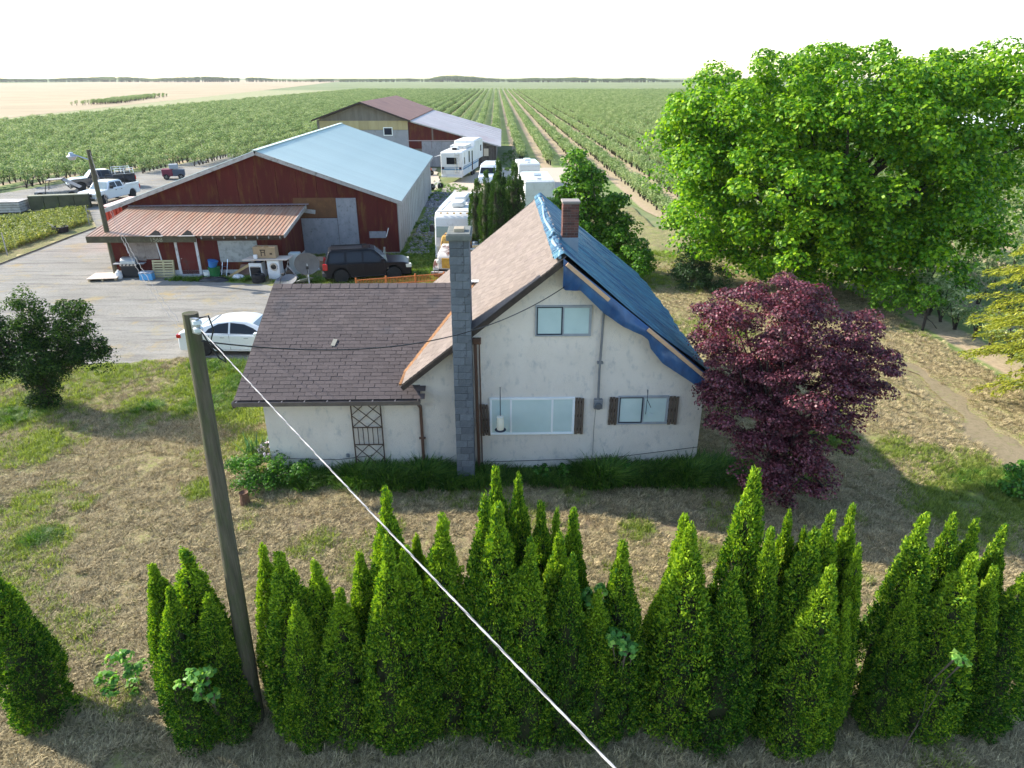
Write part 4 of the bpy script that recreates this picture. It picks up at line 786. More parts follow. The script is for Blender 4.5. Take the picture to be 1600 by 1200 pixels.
def pickup(loc, rz, label, paint, front=chrome, group=None, cp=None, crew=True):
    t, yw = vehicle('pickup', loc, rz, label, 'pickup', 6.1, 2.0, [(-3.0, .6), (-3.02, 1.25), (-.95, 1.27), (.6, 1.25), (1.3, 1.25), (2.6, 1.2), (2.95, 1.1), (3.02, .7)], .45, [-1.85, 2.05], .42, paint,
        [(-.9, 1.2), (-.82, 1.80), (-.6, 1.90), (.65, 1.92), (.85, 1.84), (1.4, 1.22)], 1.24, .70,
        [[(-.72, 1.32), (.0, 1.32), (.0, 1.78), (-.66, 1.76)], [(.1, 1.32), (1.08, 1.32), (.72, 1.78), (.1, 1.78)]], [(-.91, 1.25, -.82, 1.84, 'rear_window', vgl), (1.38, 1.27, .82, 1.86, 'windshield', wgl)], group=group, cpaint=cp, tyre_w=.27)
    q = MB(); q.box(-2.93, -1.0, -.82, .82, 1.272, 1.29); q.build('bed_floor', blk_tr, t)
    for s in (-1, 1): q = MB(); q.box(-2.98, -.98, s * .93 - .05, s * .93 + .05, 1.25, 1.42); q.build('bed_rail', paint, t)
    bits(t, [('grille', blk_tr, (3.0, 3.05, -.6, .6, .8, 1.08, 1)), ('grille', chrome, (3.03, 3.07, -.62, .62, .92, .96, 1)), ('head_light', head, (2.9, 3.05, .66, .95, .8, 1.05)), ('bumper', front, (2.95, 3.2, -.98, .98, .5, .74, 1)), ('mirror', blk_tr, (.95, 1.12, .98, 1.25, 1.3, 1.55)), ('tail_light', redl, (-3.05, -2.95, .82, .98, .8, 1.2)), ('door_handle', blk_tr, (-.5, -.35, .97, 1.0, 1.08, 1.12)), ('door_handle', blk_tr, (.25, .4, .97, 1.0, 1.08, 1.12))])
    return t
t = pickup((-37.0, 65.3, 0), R(-99), 'white crew cab pickup parked beside the red container', wpaint)
q = MB(); q.bar((-1.1, -.9, 1.3), (-1.1, -.9, 2.2), .06, .06); q.bar((-1.1, .9, 1.3), (-1.1, .9, 2.2), .06, .06); q.bar((-1.1, -.9, 2.2), (-1.1, .9, 2.2), .06, .06); q.build('rack', blk_tr, t)
t = pickup((-42.0, 73.2, 0), R(180 + 38), 'dark blue pickup with a white rail on its bed behind the white pickup', dpaint)
q = MB()
for z in (1.75, 1.95): q.bar((-2.9, -.9, z), (-1.2, -.9, z), .05, .05); q.bar((-2.9, .9, z), (-1.2, .9, z), .05, .05)
for x_ in (-2.9, -2.05, -1.2):
    for y_ in (-.9, .9): q.bar((x_, y_, 1.3), (x_, y_, 1.97), .05, .05)
q.build('bed_rack', wframe, t)
q = MB(); q.box(-.8, .3, -.6, .6, 1.0, 1.8); cz = empty('loaded_cart', (-38.0, 80.5, 0), R(20), 'maroon cart with grey boxes parked past the two pickups by the orchard', 'cart')
for a, m_ in (((-1.1, .0, -.6, .6, .35, 1.1), mat('maroon', (.16, .03, .05))), ((.0, 1.2, -.6, .6, .35, 1.0), mat('slate', (.07, .09, .12))), ((-.3, .6, -.4, .4, 1.1, 1.6), mat('tub_grey', (.3, .33, .36)))):
    q = MB(); q.box(*a); q.build('box', m_, cz, bev=.05)
for x_ in (-.7, .8):
    for y_ in (-.6, .6): wheel(cz, x_, y_, .3, .15)

# motorhome, nose to the camera
cream = mat('camper_white', (.60, .60, .58), (.70, .70, .68), .8, .5, stain=(.42, .40, .36), sscale=1.5, sstretch=(1, 1, .5), spec=.4); roofw = mat('camper_roof', (.58, .57, .54), (.70, .69, .66), .7, .7, stain=(.33, .32, .30), sscale=2.2, slo=.5)
RV = empty('motorhome', (-3.22, 45.9, 0), R(-94), 'cream motorhome with a wide windscreen facing the farmhouse', 'motorhome')
mb = MB(); mb.prism([(-4.2, .5), (-4.2, 3.05), (3.55, 3.05), (3.9, 2.75), (4.02, 1.6), (4.15, .55)], lambda a, b, s: (a, s * 1.18, b)); mb.build('body', cream, RV, bev=.09, seg=3, smooth=45)
mb = MB(); mb.box(-4.1, 3.5, -1.12, 1.12, 3.05, 3.09); mb.build('roof', roofw, RV, bev=.02)
gtl = mat('teal_glass', (.09, .16, .17), (.13, .21, .22), 1.5, .08, spec=.8)
for y0, y1 in ((-1.08, -.03), (.03, 1.08)):
    q = MB(); q.hexa([(4.035, y0, 1.6), (3.905, y0, 2.62), (3.905, y1, 2.62), (4.035, y1, 1.6), (3.95, y0, 1.6), (3.83, y0, 2.62), (3.83, y1, 2.62), (3.95, y1, 1.6)]); q.build('windshield', gtl, RV)
for y_ in (-.35, .45): q = MB(); q.bar((4.06, y_, 1.6), (3.99, y_ + .1, 2.25), .025, .02, (1, 0, 0)); q.build('wiper', blk_tr, RV)
for y_ in (-.8, -.4, 0, .4, .8): q = MB(); q.box(3.72, 3.8, y_ - .06, y_ + .06, 2.98, 3.05); q.build('marker_light', mat('amber', (.6, .35, .1)), RV)
q = MB(); q.box(1.2, 2.35, -.4, .4, 3.1, 3.42); q.build('air_conditioner', roofw, RV, bev=.1, seg=3, smooth=45)
q = MB(); q.box(-1.9, .1, -.55, .25, 3.1, 3.42); q.build('roof_pod', roofw, RV, bev=.09, seg=3, smooth=45)
q = MB(); q.box(-.9, .9, .4, 1.0, 3.095, 3.12); q.build('roof_mat', mat('grey_mat', (.16, .16, .17)), RV)
for s in (-1, 1):
    q = MB(); q.tube([(-3.9, s * 1.02, 3.22), (3.2, s * 1.02, 3.22)], .025, 6); q.build('roof_rail', chrome, RV)
    for a in ((-3.2, -2.2), (-1.4, -.2), (.6, 1.6), (2.6, 3.5)): q = MB(); q.box(a[0], a[1], s * 1.19 - .01, s * 1.19 + .01, 1.9, 2.6); q.build('window', vgl, RV)
    for x_ in (-2.6, 2.9): wheel(RV, x_, s * 1.02, .42, .26)
    q = MB(); q.box(3.7, 3.85, *sorted((s * 1.25, s * 1.5)), 1.9, 2.3); q.build('mirror', blk_tr, RV)
    q = MB(); q.box(4.08, 4.16, *sorted((s * .7, s * 1.05)), .85, 1.1); q.build('head_light', head, RV)
q = MB(); q.box(4.05, 4.28, -1.15, 1.15, .4, .62); q.build('bumper', cream, RV, bev=.04)
q = MB(); q.box(4.09, 4.14, -.6, .6, .85, 1.15); q.build('grille', blk_tr, RV)
# rusty cab-less truck before it
TK = empty('rusty_truck', (-3.25, 39.4, 0), R(-97), 'rusty yellow and white old truck with bare front wheel before the motorhome', 'truck')
rty = mat('rusty_yellow', (.50, .30, .06), (.42, .22, .06), 1.6, .7, stain=(.09, .035, .02), sscale=1.8, slo=.48, shi=.58); rtw = mat('rusty_white', (.50, .46, .42), (.56, .52, .48), 1.6, .7, stain=(.12, .05, .035), sscale=1.5, slo=.47, shi=.56)
q = MB(); q.prism([(-.2, .75), (-.2, 1.75), (.2, 1.72), (1.5, 1.58), (1.72, 1.4), (1.75, .7)], lambda a, b, s: (a, s * (.78 - .06 * max(0, a)), b)); q.build('hood', rtw, TK, bev=.08, seg=3, smooth=45)
q = MB(); q.prism([(-1.6, .7), (-1.6, 2.0), (-1.35, 2.12), (-.45, 2.12), (-.2, 1.75), (-.2, .7)], lambda a, b, s: (a, s * (.95 - .12 * max(0, b - 1.4)), b)); q.build('cab', rty, TK, bev=.07, seg=3, smooth=45)
for s in (-1, 1): 
    q = MB(); q.prism([(-1.35, 1.45), (-.35, 1.45), (-.5, 1.95), (-1.3, 1.95)], lambda a, b, k: (a, s * (.95 - .12 * max(0, b - 1.4) + .01 * k), b)); q.build('window', vgl, TK)
    q = MB(); q.prism([(.45 + .58 * math.cos(PI * i / 10), .55 + .5 * math.sin(PI * i / 10)) for i in range(11)], lambda a, b, k: (a + .35, s * (.86 + .17 * k), b)); q.build('fender', rtw, TK, bev=.03)
    wheel(TK, .85, s * .88, .47, .28, mat('cream_rim', (.45, .38, .28), (.3, .2, .12), 5)); wheel(TK, -2.6, s * .88, .47, .28)
    q = MB(); q.lathe([(.11, 0), (.12, .06), (.09, .1)], 14, 'x', (1.7, s * .62, 1.15)); q.build('head_light', head, TK)
q = MB(); q.box(1.72, 1.78, -.42, .42, .8, 1.35); q.build('grille', mat('bare_yellow', (.55, .33, .05), (.4, .2, .04), 5, stain=(.08, .03, .02), sscale=6), TK)
q = MB(); q.box(1.9, 2.05, -1.0, 1.0, .45, .65); q.build('bumper', rtw, TK, bev=.03)
q = MB(); q.box(-3.6, -1.65, -1.0, 1.0, .85, 1.05); q.box(-3.6, -1.65, .93, 1.0, 1.05, 1.4); q.box(-3.6, -1.65, -1.0, -.93, 1.05, 1.4); q.build('flatbed', rty, TK)
q = MB(); q.box(-1.5, 1.8, -.5, .5, .5, .72); q.build('chassis', blk_tr, TK)
JP = empty('scrap_pile', (-1.95, 39.7, 0), 0, 'heap of white and tan scrap parts stacked beside the rusty truck', 'scrap')
for i, (a, m_) in enumerate([((-.5, .5, -.3, .6, 1.4, 1.5), wframe), ((-.4, .3, -.2, .5, 1.5, 1.72), chrome), ((.1, .5, -.1, .4, 1.5, 1.9), wframe), ((-.45, .45, -.25, .5, .0, 1.4), mat('tan_crate', (.3, .2, .1), (.2, .13, .08), 4)), ((-.3, 0, .0, .3, 1.72, 1.85), mat('tub_grey', (.3, .33, .36)))]):
    q = MB(); q.T = Matrix.Rotation(.2 * i, 4, 'Z'); q.box(*a); q.build('scrap_part', m_, JP, bev=.03)
# fifth-wheel trailer
fx, fy = -6.53, 78.0; FW = empty('travel_trailer', (fx, fy, 0), R(90 - 8.4), 'long white travel trailer with blue stripes and black rear window by the far barn', 'trailer')
mb = MB(); mb.prism([(0, .55), (0, 3.0), (.15, 3.12), (6.6, 3.15), (6.9, 3.75), (11.6, 3.7), (12.0, 3.3), (12.0, 1.5), (9.2, 1.5), (9.0, .6)], lambda a, b, s: (a, s * 1.2, b)); mb.build('body', cream, FW, bev=.07, seg=3, smooth=45)
stripe = mat('blue_stripe', (.10, .20, .30), (.14, .25, .35), 3)
for z0, z1 in ((1.25, 1.42), (1.5, 1.56)):
    q = MB(); q.box(-.012, .0, -1.12, 1.12, z0, z1); q.build('stripe', stripe, FW)
    for s in (-1, 1): q = MB(); q.box(.1, 8.9, *sorted((s * 1.2, s * 1.212)), z0, z1); q.build('stripe', stripe, FW)
q = MB(); q.box(-.02, .0, -.55, .55, 1.85, 2.55); q.build('window', vgl, FW, bev=.01)
for s in (-1, 1):
    q = MB(); q.lathe([(.13, -.03), (.13, 0)], 14, 'x', (-.0, s * .95, 1.45)); q.build('tail_light', mat('dark_lens', (.06, .02, .02)), FW)
    for a in ((.9, 1.3, 1.8, 2.5), (3.3, 3.9, 1.7, 2.9), (5.0, 5.6, .7, 2.8), (10.3, 10.9, 2.3, 3.0)): q = MB(); q.box(a[0], a[1], *sorted((s * 1.195, s * 1.215)), a[2], a[3]); q.build('window', vgl, FW)
    for x_ in (5.9, 6.9): wheel(FW, x_, s * 1.0, .38, .22)
q = MB(); q.box(1.6, 2.5, -.35, .35, 3.15, 3.45); q.build('air_conditioner', roofw, FW, bev=.08); q = MB(); q.box(1.55, 1.6, -.25, .25, 3.2, 3.4); q.build('vent', blk_tr, FW)
for a in ((.2, 6.4, -1.1, 1.1, 3.13, 3.16), (3.4, 6.5, -.9, .9, 3.17, 3.5), (7.1, 11.4, -1.05, 1.05, 3.74, 3.78)): q = MB(); q.box(*a); q.build('roof_cover', roofw, FW, bev=.03)
q = MB(); q.tube([(-.06, -.75, .9), (-.06, -.75, 3.1)], .02, 6); q.tube([(-.06, -.4, .9), (-.06, -.4, 3.1)], .02, 6)
for i in range(7): q.tube([(-.06, -.75, 1.0 + i * .3), (-.06, -.4, 1.0 + i * .3)], .015, 5)
q.build('ladder', chrome, FW); q = MB(); q.box(-.15, .05, -1.15, 1.15, .5, .65); q.build('bumper', cream, FW)
q = MB(); q.hexa([(1.5, 1.2, 2.7), (5.5, 1.2, 2.7), (5.3, 2.4, 2.3), (1.6, 2.3, 2.4), (1.5, 1.2, 2.74), (5.5, 1.2, 2.74), (5.3, 2.4, 2.34), (1.6, 2.3, 2.44)]); q.build('awning', cream, FW)
# white van and two small campers beyond the cypresses
t, yw = vehicle('van', (-2.35, 76.4, 0), R(-96), 'white van parked behind the pointed cypresses facing the house', 'van', 5.0, 1.95, [(-2.5, .5), (-2.5, 1.3), (1.4, 1.25), (2.3, 1.1), (2.5, .8)], .4, [-1.6, 1.6], .36, wpaint,
    [(-2.48, 1.2), (-2.35, 2.1), (-2.1, 2.2), (1.0, 2.2), (1.25, 2.1), (1.75, 1.2)], 1.22, .78, [[(-2.1, 1.4), (-.4, 1.4), (-.4, 1.95), (-2.05, 1.95)], [(-.2, 1.4), (1.3, 1.4), (1.0, 1.95), (-.2, 1.95)]], [(1.72, 1.25, 1.22, 2.12, 'windshield', vgl), (-2.48, 1.3, -2.36, 2.05, 'rear_window', vgl)])
def camper(loc, rz, L, Wd, Hh_, label, truck=False):
    c = empty('camper', loc, rz, label, 'camper'); mb = MB(); mb.prism([(-L/2, .5), (-L/2, Hh_ - .1), (-L/2 + .15, Hh_), (L/2 - .5, Hh_), (L/2, Hh_ - .6), (L/2 - .1, .5)], lambda a, b, s: (a, s * Wd / 2, b)); mb.build('body', cream, c, bev=.06, seg=3, smooth=45)
    q = MB(); q.box(-L/2 + .2, L/2 - .6, -Wd/2 + .1, Wd/2 - .1, Hh_, Hh_ + .04); q.build('roof', wpaint, c)
    q = MB(); q.box(-.4, .4, -.35, .35, Hh_ + .04, Hh_ + .28); q.build('air_conditioner', wpaint, c, bev=.06)
    q = MB(); q.box(-L/2 + .6, -L/2 + 1.0, -.2, .2, Hh_ + .04, Hh_ + .15); q.build('roof_vent', roofw, c, bev=.02)
    for s in (-1, 1):
        for x_ in (-L * .3, .1, L * .25): q = MB(); q.box(x_ - .35, x_ + .35, *sorted((s * (Wd/2 - .005), s * (Wd/2 + .01))), 1.4, 1.9); q.build('window', vgl, c)
        for x_ in (-.4, .4): wheel(c, x_, s * (Wd/2 - .14), .34, .2)
    q = MB(); q.box(L/2 - .1, L/2 + 1.0, -.05, .05, .42, .52); q.build('hitch', blk_tr, c)
    for k in range(4): q = MB(); q.box(-L/2 - .01, -L/2, -Wd/2 + .1, Wd/2 - .1, .8 + k * .42, .83 + k * .42); q.build('rib', roofw, c)
    return c
camper((1.6, 76.5, 0), R(95), 4.6, 2.2, 2.35, 'small white camper trailer beyond the cypresses near the orchard rows'); camper((2.1, 61.0, 0), R(93), 6.2, 2.4, 2.8, 'larger white camper trailer close behind the tallest cypress')

# red container beside the barn
cred = mat('container_red', (0.50, 0.055, 0.03), (0.60, 0.08, 0.04), 1.2, .6, rnd=.05); CN = empty('container', (-26.55, 45.4, 0), BA, 'bright red ribbed shipping container between shed and white pickup', 'container')
mb = MB(); mb.box(0, 2.3, .03, 4.0, 0, 2.82); mb.build('body', cred, CN)
q = MB()
for i in range(9): q.box(.02 + i * .26, .15 + i * .26, -.03, .03, .05, 2.78)
q.build('rib', cred, CN); mb = MB(); mb.box(-.04, 2.34, -.06, 4.04, 2.82, 2.87); mb.build('roof', mat('faded_roof', (.62, .42, .38), (.68, .5, .45), 1), CN)

# mossy concrete wall and things left round it
moss = mat('mossy_concrete', (0.055, 0.06, 0.035), (0.10, 0.10, 0.06), 1.2, .95, .5, 8, stain=(0.10, 0.13, 0.03), sscale=1.5)
a = np.array(G(48, 329)); b = np.array(G(142, 325)); an = math.atan2(b[1] - a[1], b[0] - a[0]); CW = empty('concrete_bunker', a, an, 'dark mossy concrete block wall at the edge of the plant beds', 'wall')
Lw = float(np.linalg.norm(b - a))
for i in range(4): q = MB(); q.box(i * Lw / 4, (i + 1) * Lw / 4 - .03, 0, .7, 0, 1.15); q.build('block', moss, CW, bev=.03)
mb = MB(); mb.box(.0, Lw - .03, 0.02, .68, 1.15, 1.2); mb.build('cap', mat('cap_pale', (.3, .3, .24), (.2, .2, .12), 2), CW)
AT = empty('buggy_frame', G(100, 309), R(20), 'grey mesh covered buggy frame standing behind the mossy concrete wall', 'buggy'); greym = mat('grey_mesh', (.22, .20, .19), (.32, .3, .28), 4)
q = MB()
for pts in ([(-1.3, -.7, .4), (-1.0, -.7, 1.7), (.3, -.7, 1.75), (.9, -.7, .9)], [(-1.3, .7, .4), (-1.0, .7, 1.7), (.3, .7, 1.75), (.9, .7, .9)], [(-1.0, -.7, 1.7), (-1.0, .7, 1.7)], [(.3, -.7, 1.75), (.3, .7, 1.75)], [(.9, -.7, .9), (.9, .7, .9)]): q.tube(pts, .035, 6)
q.build('tube_frame', blk_tr, AT); q = MB(); q.hexa([(-1.0, -.68, 1.7), (.3, -.68, 1.74), (.3, .68, 1.74), (-1.0, .68, 1.7), (-1.0, -.68, 1.73), (.3, -.68, 1.77), (.3, .68, 1.77), (-1.0, .68, 1.73)]); q.hexa([(.3, -.68, 1.7), (1.6, -.66, .9), (1.6, .66, .9), (.3, .68, 1.7), (.3, -.68, 1.73), (1.6, -.66, .93), (1.6, .66, .93), (.3, .68, 1.73)]); q.build('cover', greym, AT)
q = MB(); q.box(-2.2, 1.2, -.65, .65, .35, .7); q.build('body', mat('pale_plastic', (.28, .28, .28), (.1, .1, .1), 6), AT, bev=.08)
for x_ in (-1.7, .9):
    for y_ in (-.7, .7): wheel(AT, x_, y_, .33, .2)
GB = empty('slatted_bin', G(20, 330), R(8), 'weathered grey wooden bin beside the mossy concrete wall', 'bin')
for i in range(4):
    q = MB(); q.box(-1.1, 1.1, -.95, -.90, .05 + i * .2, .22 + i * .2); q.build('slat', board, GB); q = MB(); q.box(1.05, 1.1, -.9, .9, .05 + i * .2, .22 + i * .2); q.build('slat', board, GB)
    q = MB(); q.box(-1.1 + .55 * i, -.57 + .55 * i, -.92, .92, .86, .9); q.build('lid_board', board, GB)
q = MB(); q.box(-1.08, 1.04, -.89, .9, 0, .85); q.build('core', dk, GB)
TB = empty('tub', G(96, 364), 0, 'black round tub lying at the edge of the plant beds', 'tub'); q = MB(); q.lathe([(.42, 0), (.5, .1), (.52, .42), (.55, .48), (.46, .48), (.44, .2)], 22); q.build('tub_shell', mat('black_rubber', (.02, .02, .022), (.05, .05, .05), 5), TB, smooth=40)
q = MB(); q.tube([(-.3, -.2, .48), (-.9, .1, .75)], .02, 5); q.build('handle', board, TB)
mb = MB()
for px, py in ((12, 400), (140, 352), (2, 330)): p = G(px, py); o = MB().tube([(0, 0, 0), (0.05, 0, 1.5)], .035, 6).build('stake', board); o.location = p; tag(o, {12: 'thin grey stake standing in the plant bed nearest the road', 140: 'thin grey stake at the corner of the gravel road by the beds', 2: 'thin grey stake leaning by the slatted bin'}[px], 'stake')
pth = [G(-60, 437), G(0, 414), G(60, 391), G(110, 371), G(150, 356.5)]
o = MB().tube([(p[0], p[1], .06) for p in pth], .035, 6).build('road_hose', wire_m); tag(o, 'long black hose lying along the edge of the gravel road', 'hose')

# =================================================================== YARD CLUTTER IN FRONT OF THE SHED
pal = mat('pallet_wood', (0.36, 0.27, 0.16), (0.47, 0.37, 0.24), 4, .9, .3, 20, rnd=.2); plyn = mat('new_ply', (0.58, 0.47, 0.38), (0.66, 0.55, 0.45), 2, .8)
def at(px, py, dz=0): g_ = G(px, py); return (g_[0], g_[1], dz)
def pallet(loc, rz, label, tilt=0, m_=pal, top=True):
    p_ = empty('pallet', loc, rz, label, 'pallet'); p_.rotation_euler = (tilt, 0, rz)
    for i in range(7): q = MB(); q.box(-.6, .6, .0 + i * .145, .095 + i * .145, .1, .122); q.build('slat', m_, p_)
    for x_ in (-.6, -.04, .52): q = MB(); q.box(x_, x_ + .08, 0, .965, .0, .098); q.build('stringer', m_, p_)
    return p_
pallet(at(258, 433), R(2), 'tan wooden pallet leaning upright against the shed wall', R(78), mat('pallet_tan', (.42, .36, .2), (.5, .44, .27), 4, rnd=.15))
pp = pallet(at(160, 440), R(8), 'low pallet carrying a sheet of plywood on the gravel'); pp.scale = (1.25, 1.25, 1.3)
o = MB().box(-.8, .8, -.55, .8, 0, .03).build('plywood', plyn, bev=.004); o.location = (pp.location[0] - .05, pp.location[1] + .45, .17); o.rotation_euler = (0, 0, R(8)); tag(o, 'pale plywood sheet lying on the low pallet', 'plywood')
GR = empty('grill', at(208, 433), R(4), 'black gas barbecue with a grey lid beside the shed corner', 'barbecue')
q = MB(); q.box(-.45, .45, -.25, .3, .08, .8); q.build('cabinet', mat('grill_dark', (.02, .022, .026), rough=.4), GR, bev=.02)
q = MB(); q.prism([(-.28, .82), (-.26, 1.0), (-.1, 1.15), (.12, 1.17), (.3, 1.05), (.32, .82)], lambda a, b, s: (s * .42, a, b)); q.build('lid', mat('grill_lid', (.34, .35, .35), (.42, .43, .42), 4, .4, metal=.4), GR, bev=.03, smooth=45)
q = MB(); q.box(-.45, .45, -.3, -.24, .72, .84); q.build('control_panel', chrome, GR)
for i in range(4): q = MB(); q.lathe([(.04, -.04), (.04, 0)], 12, 'y', (-.3 + i * .2, -.3, .78)); q.build('knob', blk_tr, GR)
for s in (-1, 1): q = MB(); q.box(*sorted((s * .45, s * .85)), -.22, .28, .80, .84); q.build('side_shelf', mat('shelf_grey', (.3, .31, .33)), GR)
o = MB().lathe([(.1, 0), (.17, .04), (.19, .15), (.19, .32), (.14, .42), (.06, .45), (.06, .52)], 18).build('gas_bottle', mat('bottle_white', (.6, .6, .58), (.7, .7, .68), 4), smooth=40); o.location = at(187, 436); tag(o, 'white gas bottle standing by the barbecue', 'gas bottle')
CO = empty('cooler', at(231, 437), R(3), 'blue picnic cooler with dark lid beside the upright pallet', 'cooler'); q = MB(); q.box(-.36, .36, -.2, .2, 0, .38); q.build('box', mat('cooler_blue', (.10, .33, .60)), CO, bev=.03); q = MB(); q.box(-.37, .37, -.21, .21, .38, .46); q.build('lid', mat('cooler_lid', (.5, .55, .6), (.1, .15, .25), 5), CO, bev=.02)
o = MB().lathe([(.15, 0), (.2, .4), (.21, .42), (.17, .42), (.14, .1)], 18).build('bucket', wframe, smooth=40); o.location = at(325, 435); tag(o, 'white bucket standing right of the shed door', 'bucket')
GBn = empty('garden_bin', at(337, 434), 0, 'green and blue plastic bins stacked right of the shed door', 'bin')
q = MB(); q.lathe([(.26, 0), (.32, .6), (.34, .62), (.28, .62)], 20); q.build('lower_bin', mat('bin_green', (.02, .14, .04), (.03, .2, .07), 3), GBn, smooth=40); q = MB(); q.T = Matrix.Translation((-.1, .05, .62)) @ Matrix.Rotation(.25, 4, 'Y'); q.lathe([(.2, 0), (.27, .35), (.29, .37), (.24, .37)], 20); q.build('upper_bin', mat('bin_blue', (.03, .15, .42), (.05, .2, .5), 3), GBn, smooth=40)
def blob(name, loc, rx, ry, rz_, m_, seed, label, cat):
    nth, nph = 40, 16; TH, PH = np.meshgrid(np.linspace(0, 2 * PI, nth, endpoint=False), np.linspace(0.02, PI / 2, nph)); rr = 1 + .55 * (fbm(TH * 1.6, PH * 3, 4, seed) - .5) + .25 * (fbm(TH * 5, PH * 6, 2, seed + 3) - .5)
    rr[:, -1] = rr[:, -1]; V = np.stack([rx * rr * np.cos(TH) * np.sin(PH + .0), ry * rr * np.sin(TH) * np.sin(PH), rz_ * rr * np.cos(PH)], -1).reshape(-1, 3); i = np.arange(nth * nph).reshape(nph, nth); j = np.roll(i, -1, 1)
    F = np.stack([i[:-1], i[1:], j[1:], j[:-1]], -1).reshape(-1, 4); me = np_mesh(name, V, F, True); me.materials.append(m_); o = bpy.data.objects.new(name, me); link(o); o.location = loc; return tag(o, label, cat)
blob('black_tarp', at(336, 439), .95, .38, .22, mat('black_plastic', (.012, .012, .014), rough=.3, bmp=.5, bscale=8, spec=.6), 11, 'crumpled black plastic sheet lying before the shed', 'plastic sheet')
blob('white_sack', at(374, 437), .38, .25, .3, mat('white_plastic', (.6, .6, .6), (.7, .7, .72), 4, .4, .5, 8), 14, 'white plastic sack slumped by the planks', 'sack')
HT = empty('hand_truck', at(350, 433), R(-12), 'silver hand truck leaning against the grey plywood shed window', 'hand truck')
q = MB()
for x_ in (-.16, .16): q.tube([(x_, 0, 0), (x_ + .02, .55, 1.4)], .022, 7)
for k in (.15, .4, .65, .9): q.tube([(-.16, .55 * k, 1.4 * k), (.17, .55 * k, 1.4 * k)], .02, 7)
q.tube([(-.14, .55, 1.4), (-.1, .6, 1.52), (.12, .6, 1.52), (.18, .55, 1.4)], .022, 7); q.build('frame', chrome, HT); q = MB(); q.box(-.2, .2, -.25, .02, 0, .02); q.build('toe_plate', chrome, HT)
for s in (-1, 1): wheel(HT, s * .24, .12, .12, .06)
for i, (x0, y0, x1, y1, w_) in enumerate([(352, 430, 392, 405, .18), (358, 434, 398, 411, .14)]):
    g0, g1 = at(x0, y0), at(x1, 432); o = MB().bar((0, 0, .05), (g1[0] - g0[0], .3, .95 - .15 * i), w_, .04, (0, -1, .3)).build('plank', mat('plank_yellow', (.45, .30, .13), (.5, .36, .18), 4, rnd=.1)); o.location = g0; tag(o, ['upper yellowish plank propped beside the oven', 'lower yellowish plank propped beside the oven'][i], 'plank')
o = MB().hexa([(0, 0, 0), (1.1, .1, 0), (1.1, .5, .85), (.25, .45, .8), (0, .03, 0), (1.1, .13, 0), (1.1, .53, .85), (.25, .48, .8)]).build('brown_panel', mat('brown_hardboard', (.17, .10, .08), (.22, .14, .11), 3)); o.location = at(370, 433); tag(o, 'dark brown board leaning behind the white sack', 'board')
appw = mat('appliance_white', (.66, .67, .68), (.72, .73, .74), 2, .35, spec=.5)
OV = empty('oven', at(402, 437), R(-1), 'old oven with a black glass door under the plank shelf', 'oven'); q = MB(); q.box(-.36, .36, -.02, .6, 0, .95); q.build('body', appw, OV, bev=.01); q = MB(); q.box(-.3, .3, -.05, -.02, .2, .72); d_ = q.build('door', vgl, OV, bev=.008); q = MB(); q.bar((-.25, -.08, .76), (.25, -.08, .76), .03, .03); q.build('handle', chrome, d_)
q = MB(); q.box(-.34, .34, .05, .55, .952, .97); q.build('cooktop', blk_tr, OV)
for i, (x_, y_, r_, h_, m_) in enumerate([(-.18, .2, .13, .22, mat('pot_steel', (.4, .42, .45), rough=.3, metal=.6)), (.15, .25, .16, .12, mat('pot_blue', (.05, .07, .15))), (.0, .42, .1, .2, wframe)]): o = MB().lathe([(r_ * .8, 0), (r_, h_), (r_ * .85, h_)], 14).build('pot', m_, smooth=40); o.location = at(402 + x_ * 27, 437)[:2] + (.97,); o.location.y += y_; tag(o, ['steel pot on the old oven', 'low dark blue pan on the old oven', 'small white pot on the back of the old oven'][i], 'pot')
TY = MB(); TY.lathe([(.2, 0), (.33, .0), (.36, .06), (.36, .16), (.33, .22), (.2, .22), (.2, .02)], 28); o = TY.build('tire', tyre_m, smooth=45); o.location = at(405, 441); tag(o, 'black tyre lying flat in front of the old oven', 'tyre')
o = MB().lathe([(.2, 0), (.33, .0), (.36, .06), (.36, .16), (.33, .22), (.2, .22), (.2, .02)], 28).build('tire', tyre_m, smooth=45); o.location = at(405, 441, .225); tag(o, 'black tyre stacked on another tyre before the oven', 'tyre')
WM = empty('washing_machine', at(430, 438), R(-1), 'white front loading washing machine with a round door', 'washing machine'); q = MB(); q.box(-.34, .34, 0, .65, 0, 1.12); q.build('body', appw, WM, bev=.015)
q = MB(); q.lathe([(.14, -.05), (.21, -.05), (.225, -.02), (.225, 0)], 26, 'y', (.03, 0, .78)); d_ = q.build('door', chrome, WM, smooth=40); q = MB(); q.lathe([(.02, -.08), (.15, -.055), (.15, -.04)], 24, 'y', (.03, 0, .78)); q.build('glass', vgl, d_, smooth=40)
q = MB(); q.box(-.3, .3, -.012, 0, .06, .32); q.build('drawer', appw, WM, bev=.004); q = MB(); q.box(-.3, .3, -.012, 0, 1.02, 1.09); q.build('control_panel', wframe, WM)
sh_ = MB().hexa([(-1.25, -.15, 1.16), (1.25, -.15, 1.18), (1.35, .75, 1.2), (-1.1, .75, 1.17), (-1.25, -.15, 1.2), (1.25, -.15, 1.22), (1.35, .75, 1.24), (-1.1, .75, 1.21)]).build('shelf_board', plyn); sh_.location = at(419, 438); tag(sh_, 'pale plywood board resting on the washing machine and oven', 'board')
kr = mat('cardboard', (0.30, 0.21, 0.12), (0.36, 0.26, 0.16), 3, .9); BX = empty('cardboard_box', at(418, 438, 1.24), R(-2), 'large brown cardboard box with a printed table picture on the plywood board', 'box'); BX.location.y += .1
